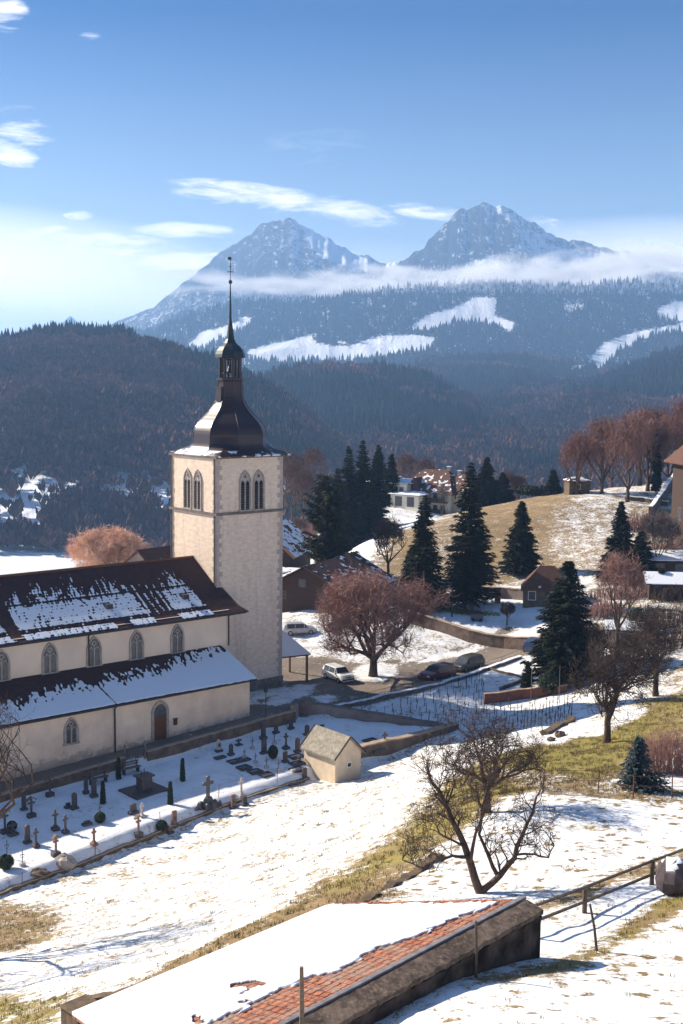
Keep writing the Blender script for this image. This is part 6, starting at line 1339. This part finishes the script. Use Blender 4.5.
def person(label, loc, rz, stride=.12, lean=.05):
    J = [(0,0,.95),(0,0,1.15),(lean*.5,0,1.38),(lean,0,1.5),(lean*1.2,0,1.60),(lean*1.3,0,1.72),
         (.0,.10,.9),(stride,.10,.5),(stride*.6,.10,.09),(stride*.6+.16,.10,.05),(0,-.10,.9),(-stride*.5,-.10,.5),(-stride*1.4,-.10,.10),(-stride*1.4+.16,-.10,.05),
         (lean*.6,.19,1.40),(lean*.3,.25,1.14),(lean+.12,.24,.92),(lean+.17,.235,.84),(lean*.6,-.19,1.40),(lean*.4,-.25,1.14),(lean+.16,-.22,.95),(lean+.22,-.215,.88)]
    E = [(0,1),(1,2),(2,3),(3,4),(4,5),(0,6),(6,7),(7,8),(8,9),(0,10),(10,11),(11,12),(12,13),(2,14),(14,15),(15,16),(16,17),(2,18),(18,19),(19,20),(20,21)]
    Rr = [.15,.15,.16,.065,.09,.085,.10,.07,.05,.045,.10,.07,.05,.045,.075,.055,.042,.035,.075,.055,.042,.035]
    o = skin_person('person', label, loc, rz, J, E, Rr, M_COAT, None)
    hx = lean*1.25
    V = []; Fc = []; MB().lathe([(.02, 1.52), (.075, 1.55), (.092, 1.63), (.085, 1.71), (.04, 1.78)], 12, (hx+.012, 0)).build('face', M_SKIN, o, True)
    m = MB(); m.lathe([(.10, 1.60), (.104, 1.68), (.09, 1.75), (.04, 1.80)], 12, (hx-.02, 0)); m.build('hair', M_HAIR, o, True)
    for s in (-1, 1):
        b = Vector(J[17 if s > 0 else 21]); h = MB(); h.box((b.x, b.y, b.z-.04), (.07, .035, .09))
        h.build('hand', M_SKIN, o, bevel=.01)
        for k in range(4): MB().tube([b+Vector((-.028+k*.019, 0, -.08)), b+Vector((-.025+k*.02, 0, -.12)), b+Vector((-.015+k*.02, -s*.012, -.150+.008*abs(k-1.5)))], [.009, .008, .006], 5).build('finger', M_SKIN, o)
        MB().tube([b+Vector((.035, 0, -.02)), b+Vector((.055, 0, -.06)), b+Vector((.052, -s*.01, -.09))], [.011, .009, .007], 5).build('thumb', M_SKIN, o)
    return o
person('person in a dark coat behind the park wall, left of the blue cart', on(*at_Y(452, 615, ground(452, 617).y)[:2]), .4)
person('person in a dark coat standing beside the blue cart behind the park wall', on(*at_Y(472.3, 617, ground(470, 618).y+.7)[:2]), 2.2, .08)
# ------------------------------------------------------------------ vines: one stake with a trained vine, then copies
VP = G([(334,715),(442,691),(482,677),(486,708),(520,706),(572,699),(572,724),(540,733),(500,731),(455,730),(400,722)])
rr = random.Random(77)
def vine_proto(seed):
    r = random.Random(seed); t = thing('vine', 'staked bare vine in the snowy vineyard', 'vine', (0, 0, 0), group='staked vines in rows in the vineyard')
    MB().tube([(0, 0, -.2), (.01, 0, .98)], .022, 4).build('stake', M_FENCE, t)
    m = MB(); p = Vector((.05, .02, -.05)); P = [p.copy()]
    for i in range(4): p = p+Vector((r.uniform(-.08, .08), r.uniform(-.08, .08), .19)); P.append(p.copy())
    m.tube(P, [.03, .025, .022, .018, .014], 4, cap=False)
    for s in (-1, 1): m.tube([P[-1], P[-1]+Vector((s*.22, r.uniform(-.05, .05), .1)), P[-1]+Vector((s*.5, 0, .02))], [.014, .01, .006], 3, cap=False); m.tube([P[-2], P[-2]+Vector((s*.1, r.uniform(-.15, .15), .4))], [.01, .005], 3, cap=False)
    m.build('vine_stem', M_TWBR, t); return t
vps = [vine_proto(s) for s in (1, 2, 3)]; used = [False]*3; cnt = 0
us = [to_uv(*p) for p in VP]; u0, u1 = min(p[0] for p in us), max(p[0] for p in us); v0, v1 = min(p[1] for p in us), max(p[1] for p in us)
cand = []
u = u0
while u < u1:
    v = v0
    while v < v1:
        q = uvz(u+rr.uniform(-.08, .08), v+rr.uniform(-.12, .12))
        if inpoly(np.array([q.x]), np.array([q.y]), VP)[0]: cand.append(q)
        v += 1.25
    u += 1.0
print('VINES', len(cand))
cand = [c for i, c in enumerate(cand) if len(cand) <= 290 or (i*290) % len(cand) < 290]
for q in cand[:295]:
    k = rr.randrange(3); loc = on(q.x, q.y); rz = A_+rr.uniform(-.3, .3); tl = (rr.uniform(-.07, .07), rr.uniform(-.07, .07))
    if not used[k]: used[k] = True; vps[k].location = loc; vps[k].rotation_euler = (tl[0], tl[1], rz)
    else: dup(vps[k], loc, rz, rr.uniform(.85, 1.1), tilt=tl)
# ------------------------------------------------------------------ withered grass tufts poking through the snow
M_TUFT = mat2('withered_grass', (.24, .18, .08), (.12, .11, .04), .6, .95, 0, world=True)
def tufts(n, x0, x1, y0, y1, name, label, hs=.11, seed=3, sel=None):
    r = np.random.default_rng(seed); X = r.uniform(x0, x1, n); Y = r.uniform(y0, y1, n); c, g = masks(X, Y)
    keep = (np.abs(X) < Y*.32+1) & (r.uniform(0, 1, n) < np.clip(1.25-c*1.35, .02, 1)) & (fbm(X*1.1, Y*1.1, 3, 91) > .42+.2*(c > .5)); 
    X = X[keep]; Y = Y[keep]; c = c[keep]; Z = H(X, Y); k = len(X); nb = 7
    a = r.uniform(0, 6.28, (k, nb)); L = hs*r.uniform(.4, 1.4, (k, nb)); sp = r.uniform(.1, .9, (k, nb)); ox = r.normal(0, .07, (k, nb)); oy = r.normal(0, .07, (k, nb)); w = .012
    bx = X[:, None]+ox; by = Y[:, None]+oy; bz = Z[:, None]+0*ox-.02
    V = np.stack([np.stack([bx-w*np.sin(a), by+w*np.cos(a), bz], -1), np.stack([bx+w*np.sin(a), by-w*np.cos(a), bz], -1), np.stack([bx+L*np.cos(a)*sp, by+L*np.sin(a)*sp, bz+L+.02], -1)], 2).reshape(-1, 3)
    o = obj(name, mesh_np(name, V, np.arange(len(V)).reshape(-1, 3), M_TUFT)); tag(o, label, 'grass', kind='stuff')
tufts(42000, -22, 26, 26, 72, 'withered_grass', 'withered yellow grass poking through the snow of the foreground slope')
tufts(30000, -5, 40, 62, 108, 'bank_grass', 'withered grass on the bank below the fruit trees', .16, 5)
HAZE=1.35e-4
# ------------------------------------------------------------------ camera, light, sky, air
cam = bpy.data.cameras.new('camera'); co = bpy.data.objects.new('camera', cam); col.objects.link(co)
cam.sensor_fit = 'VERTICAL'; cam.sensor_height = 36; cam.lens = F/1024*36; cam.clip_start = .5; cam.clip_end = 60000
Mx = Matrix((tuple(RT)+(0,), tuple(UP)+(0,), tuple(-FW)+(0,), (0, 0, 0, 1))).transposed(); Mx.translation = Vector(CAM)
co.matrix_world = Mx; scene.camera = co
SUN_EL = R_(31.5); sdir = Vector((-.876, .47, 0)).normalized()
sd = Vector((sdir.x*math.cos(SUN_EL), sdir.y*math.cos(SUN_EL), math.sin(SUN_EL)))
sl = bpy.data.lights.new('sun', 'SUN'); sl.energy = 5.0; sl.angle = R_(.5); sl.color = (1, .89, .73)
so = bpy.data.objects.new('sun', sl); col.objects.link(so); so.rotation_euler = sd.to_track_quat('Z', 'Y').to_euler()
w = bpy.data.worlds.new('World'); scene.world = w; w.use_nodes = True; nt = w.node_tree; nt.nodes.clear()
class W_(NT):
    def __init__(s, t): s.t = t; s.geo = None
W = W_(nt); out = W.n('ShaderNodeOutputWorld'); bg = W.n('ShaderNodeBackground'); W.l(bg.outputs[0], out.inputs[0])
sky = W.n('ShaderNodeTexSky', sky_type='NISHITA'); sky.sun_disc = False; sky.sun_elevation = SUN_EL; sky.sun_rotation = math.atan2(sd.x, sd.y)
sky.altitude = 700; sky.air_density = 1.1; sky.dust_density = 1.2; sky.ozone_density = 2.2
gen = W.n('ShaderNodeTexCoord').outputs['Generated']
sep = W.n('ShaderNodeSeparateXYZ'); W.l(gen, sep.inputs[0])
yy = W.math('MAXIMUM', sep.outputs[1], .05)
sx = W.math('DIVIDE', sep.outputs[0], yy); sz = W.math('DIVIDE', sep.outputs[2], yy)
cmb = W.n('ShaderNodeCombineXYZ'); W.l(sx, cmb.inputs[0]); W.l(sz, cmb.inputs[1])
st = W.mapping(cmb.outputs[0], (5, 26, 1), (0, 0, R_(-4))); wis = W.noise(st, 1.6, 9, .68, .8); wis2 = W.noise(W.mapping(cmb.outputs[0], (14, 60, 1), (0, 0, R_(-7))), 1.6, 8, .7, .6)
wn = W.math('ADD', W.math('MULTIPLY', wis, .6), W.math('MULTIPLY', wis2, .4))
def ell(px, py, rx, ry, rot=0, k=1.):
    p = at_Y(px, py, 1.); cx, cz = p[0], p[2]-CZ
    dx = W.math('SUBTRACT', sx, cx); dz = W.math('SUBTRACT', sz, cz); ca, sa = math.cos(R_(rot)), math.sin(R_(rot))
    a = W.math('ADD', W.math('MULTIPLY', dx, ca), W.math('MULTIPLY', dz, sa)); b = W.math('SUBTRACT', W.math('MULTIPLY', dz, ca), W.math('MULTIPLY', dx, sa))
    a = W.math('DIVIDE', a, rx/F); b = W.math('DIVIDE', b, ry/F)
    d = W.math('ADD', W.math('MULTIPLY', a, a), W.math('MULTIPLY', b, b))
    return W.ramp(d, 1., 0., 0, k)
cl = None
for e in [(285, 203, 125, 17, -8, .95), (190, 231, 80, 10, -3, .6), (90, 247, 190, 22, -8, 1.1), (20, 305, 260, 52, -3, 1.), (10, 154, 34, 15, -15, 1.), (5, 10, 28, 22, -35, .7), (91, 33, 13, 8, 0, .28),
          (320, 150, 100, 24, 0, .05), (78, 216, 18, 6, 0, .5), (560, 228, 40, 9, -12, .5), (430, 212, 50, 9, -5, .6), (20, 135, 40, 30, 0, .4), (620, 275, 200, 40, 0, .35)]:
    x = ell(*e); cl = x if cl is None else W.math('MAXIMUM', cl, x)
cf = W.ramp(W.math('ADD', W.math('MULTIPLY', cl, .62), W.math('MULTIPLY', W.math('SUBTRACT', wn, .5), 3.6)), .12, .95)
cf = W.math('MULTIPLY', cf, W.ramp(cl, 0, .25)); cf = W.math('MAXIMUM', W.math('MULTIPLY', cf, .92), W.math('MULTIPLY', W.math('MAXIMUM', W.math('MAXIMUM', ell(-60, 335, 430, 135, -3, 1.35), ell(720, 290, 360, 75, 0, .8)), ell(330, 330, 420, 90, 0, .4)), .85))
front = W.math('GREATER_THAN', sep.outputs[1], .06)
cf = W.math('MULTIPLY', cf, front)
tn = W.mix(W.ramp(sep.outputs[2], 0., .28), (1.55, 1.38, 1.24), (.025, .26, .55)); tn = W.mix(W.ramp(sep.outputs[2], .3, .7), tn, (.80, .90, 1.05))
tinted = W.mix(1., sky.outputs[0], tn, 'MULTIPLY')
skc = W.mix(cf, tinted, (19.0, 17.2, 16.8))
W.l(skc, bg.inputs[0]); bg.inputs[1].default_value = .062
# air
def vol_box(name, x0, x1, y0, y1, z0, z1, dens, color, aniso=.3):
    o = MB().b(x0, x1, y0, y1, z0, z1).build(name, bpy.data.materials.new(name)); m = o.data.materials[0]; m.use_nodes = True; t = m.node_tree; t.nodes.clear()
    u = t.nodes.new('ShaderNodeOutputMaterial'); v = t.nodes.new('ShaderNodeVolumePrincipled'); t.links.new(v.outputs[0], u.inputs['Volume'])
    v.inputs['Density'].default_value = dens; v.inputs['Color'].default_value = color+(1,); v.inputs['Anisotropy'].default_value = aniso
    tag(o, kind='stuff'); return o, t, v
if HAZE:
    hz_, _, _ = vol_box('haze', -13000, 13000, -400, 16500, -90, 835, HAZE, (.335, .582, .975), .1)
    tag(hz_, 'thin blue winter haze over the valley and mountains', 'haze')
# fog bank lying against the mountains
fo, t, v = vol_box('fog_bank', -1500, 2300, 3950, 4750, 300, 640, 0., (1., 1., 1.), .0); tag(fo, 'white fog bank lying across the two mountains', 'fog')
T = W_(t); g = T.n('ShaderNodeNewGeometry').outputs['Position']; s3 = T.n('ShaderNodeSeparateXYZ'); T.l(g, s3.inputs[0])
zc = T.math('ADD', 396, T.math('MULTIPLY', T.math('SUBTRACT', T.noise(T.mapping(g, (.0012, .0008, .001)), 1., 3), .5), 230))
zc = T.math('ADD', zc, T.ramp(s3.outputs[0], -800, 1100, -30, 40))
hw = T.math('MULTIPLY', T.ramp(s3.outputs[0], -700, 900, 13, 46), T.math('ADD', .35, T.math('MULTIPLY', T.noise(T.mapping(g, (.003, .002, .003)), 1., 4), 1.3)))
dz = T.math('DIVIDE', T.math('SUBTRACT', s3.outputs[2], zc), hw)
fz = T.ramp(T.math('ABSOLUTE', dz), 1., .0); nz = T.ramp(T.noise(T.mapping(g, (.005, .004, .012)), 1., 5, .62), .44, .60)
fx = T.ramp(s3.outputs[0], -850, 300, 0, 1.)
T.l(T.math('MULTIPLY', T.math('MULTIPLY', fz, nz), T.math('MULTIPLY', fx, .022)), v.inputs['Density'])
scene.render.engine = 'CYCLES'; c_ = scene.cycles; c_.use_denoising = True; c_.max_bounces = 8; c_.diffuse_bounces = 3; c_.glossy_bounces = 2; c_.transmission_bounces = 3; c_.transparent_max_bounces = 6
c_.volume_bounces = 6; c_.volume_max_steps = 64; c_.use_adaptive_sampling = True; c_.adaptive_threshold = .02
vs = scene.view_settings; vs.view_transform = 'Standard'; vs.look = 'None'; vs.exposure = 1.1; vs.gamma = 1
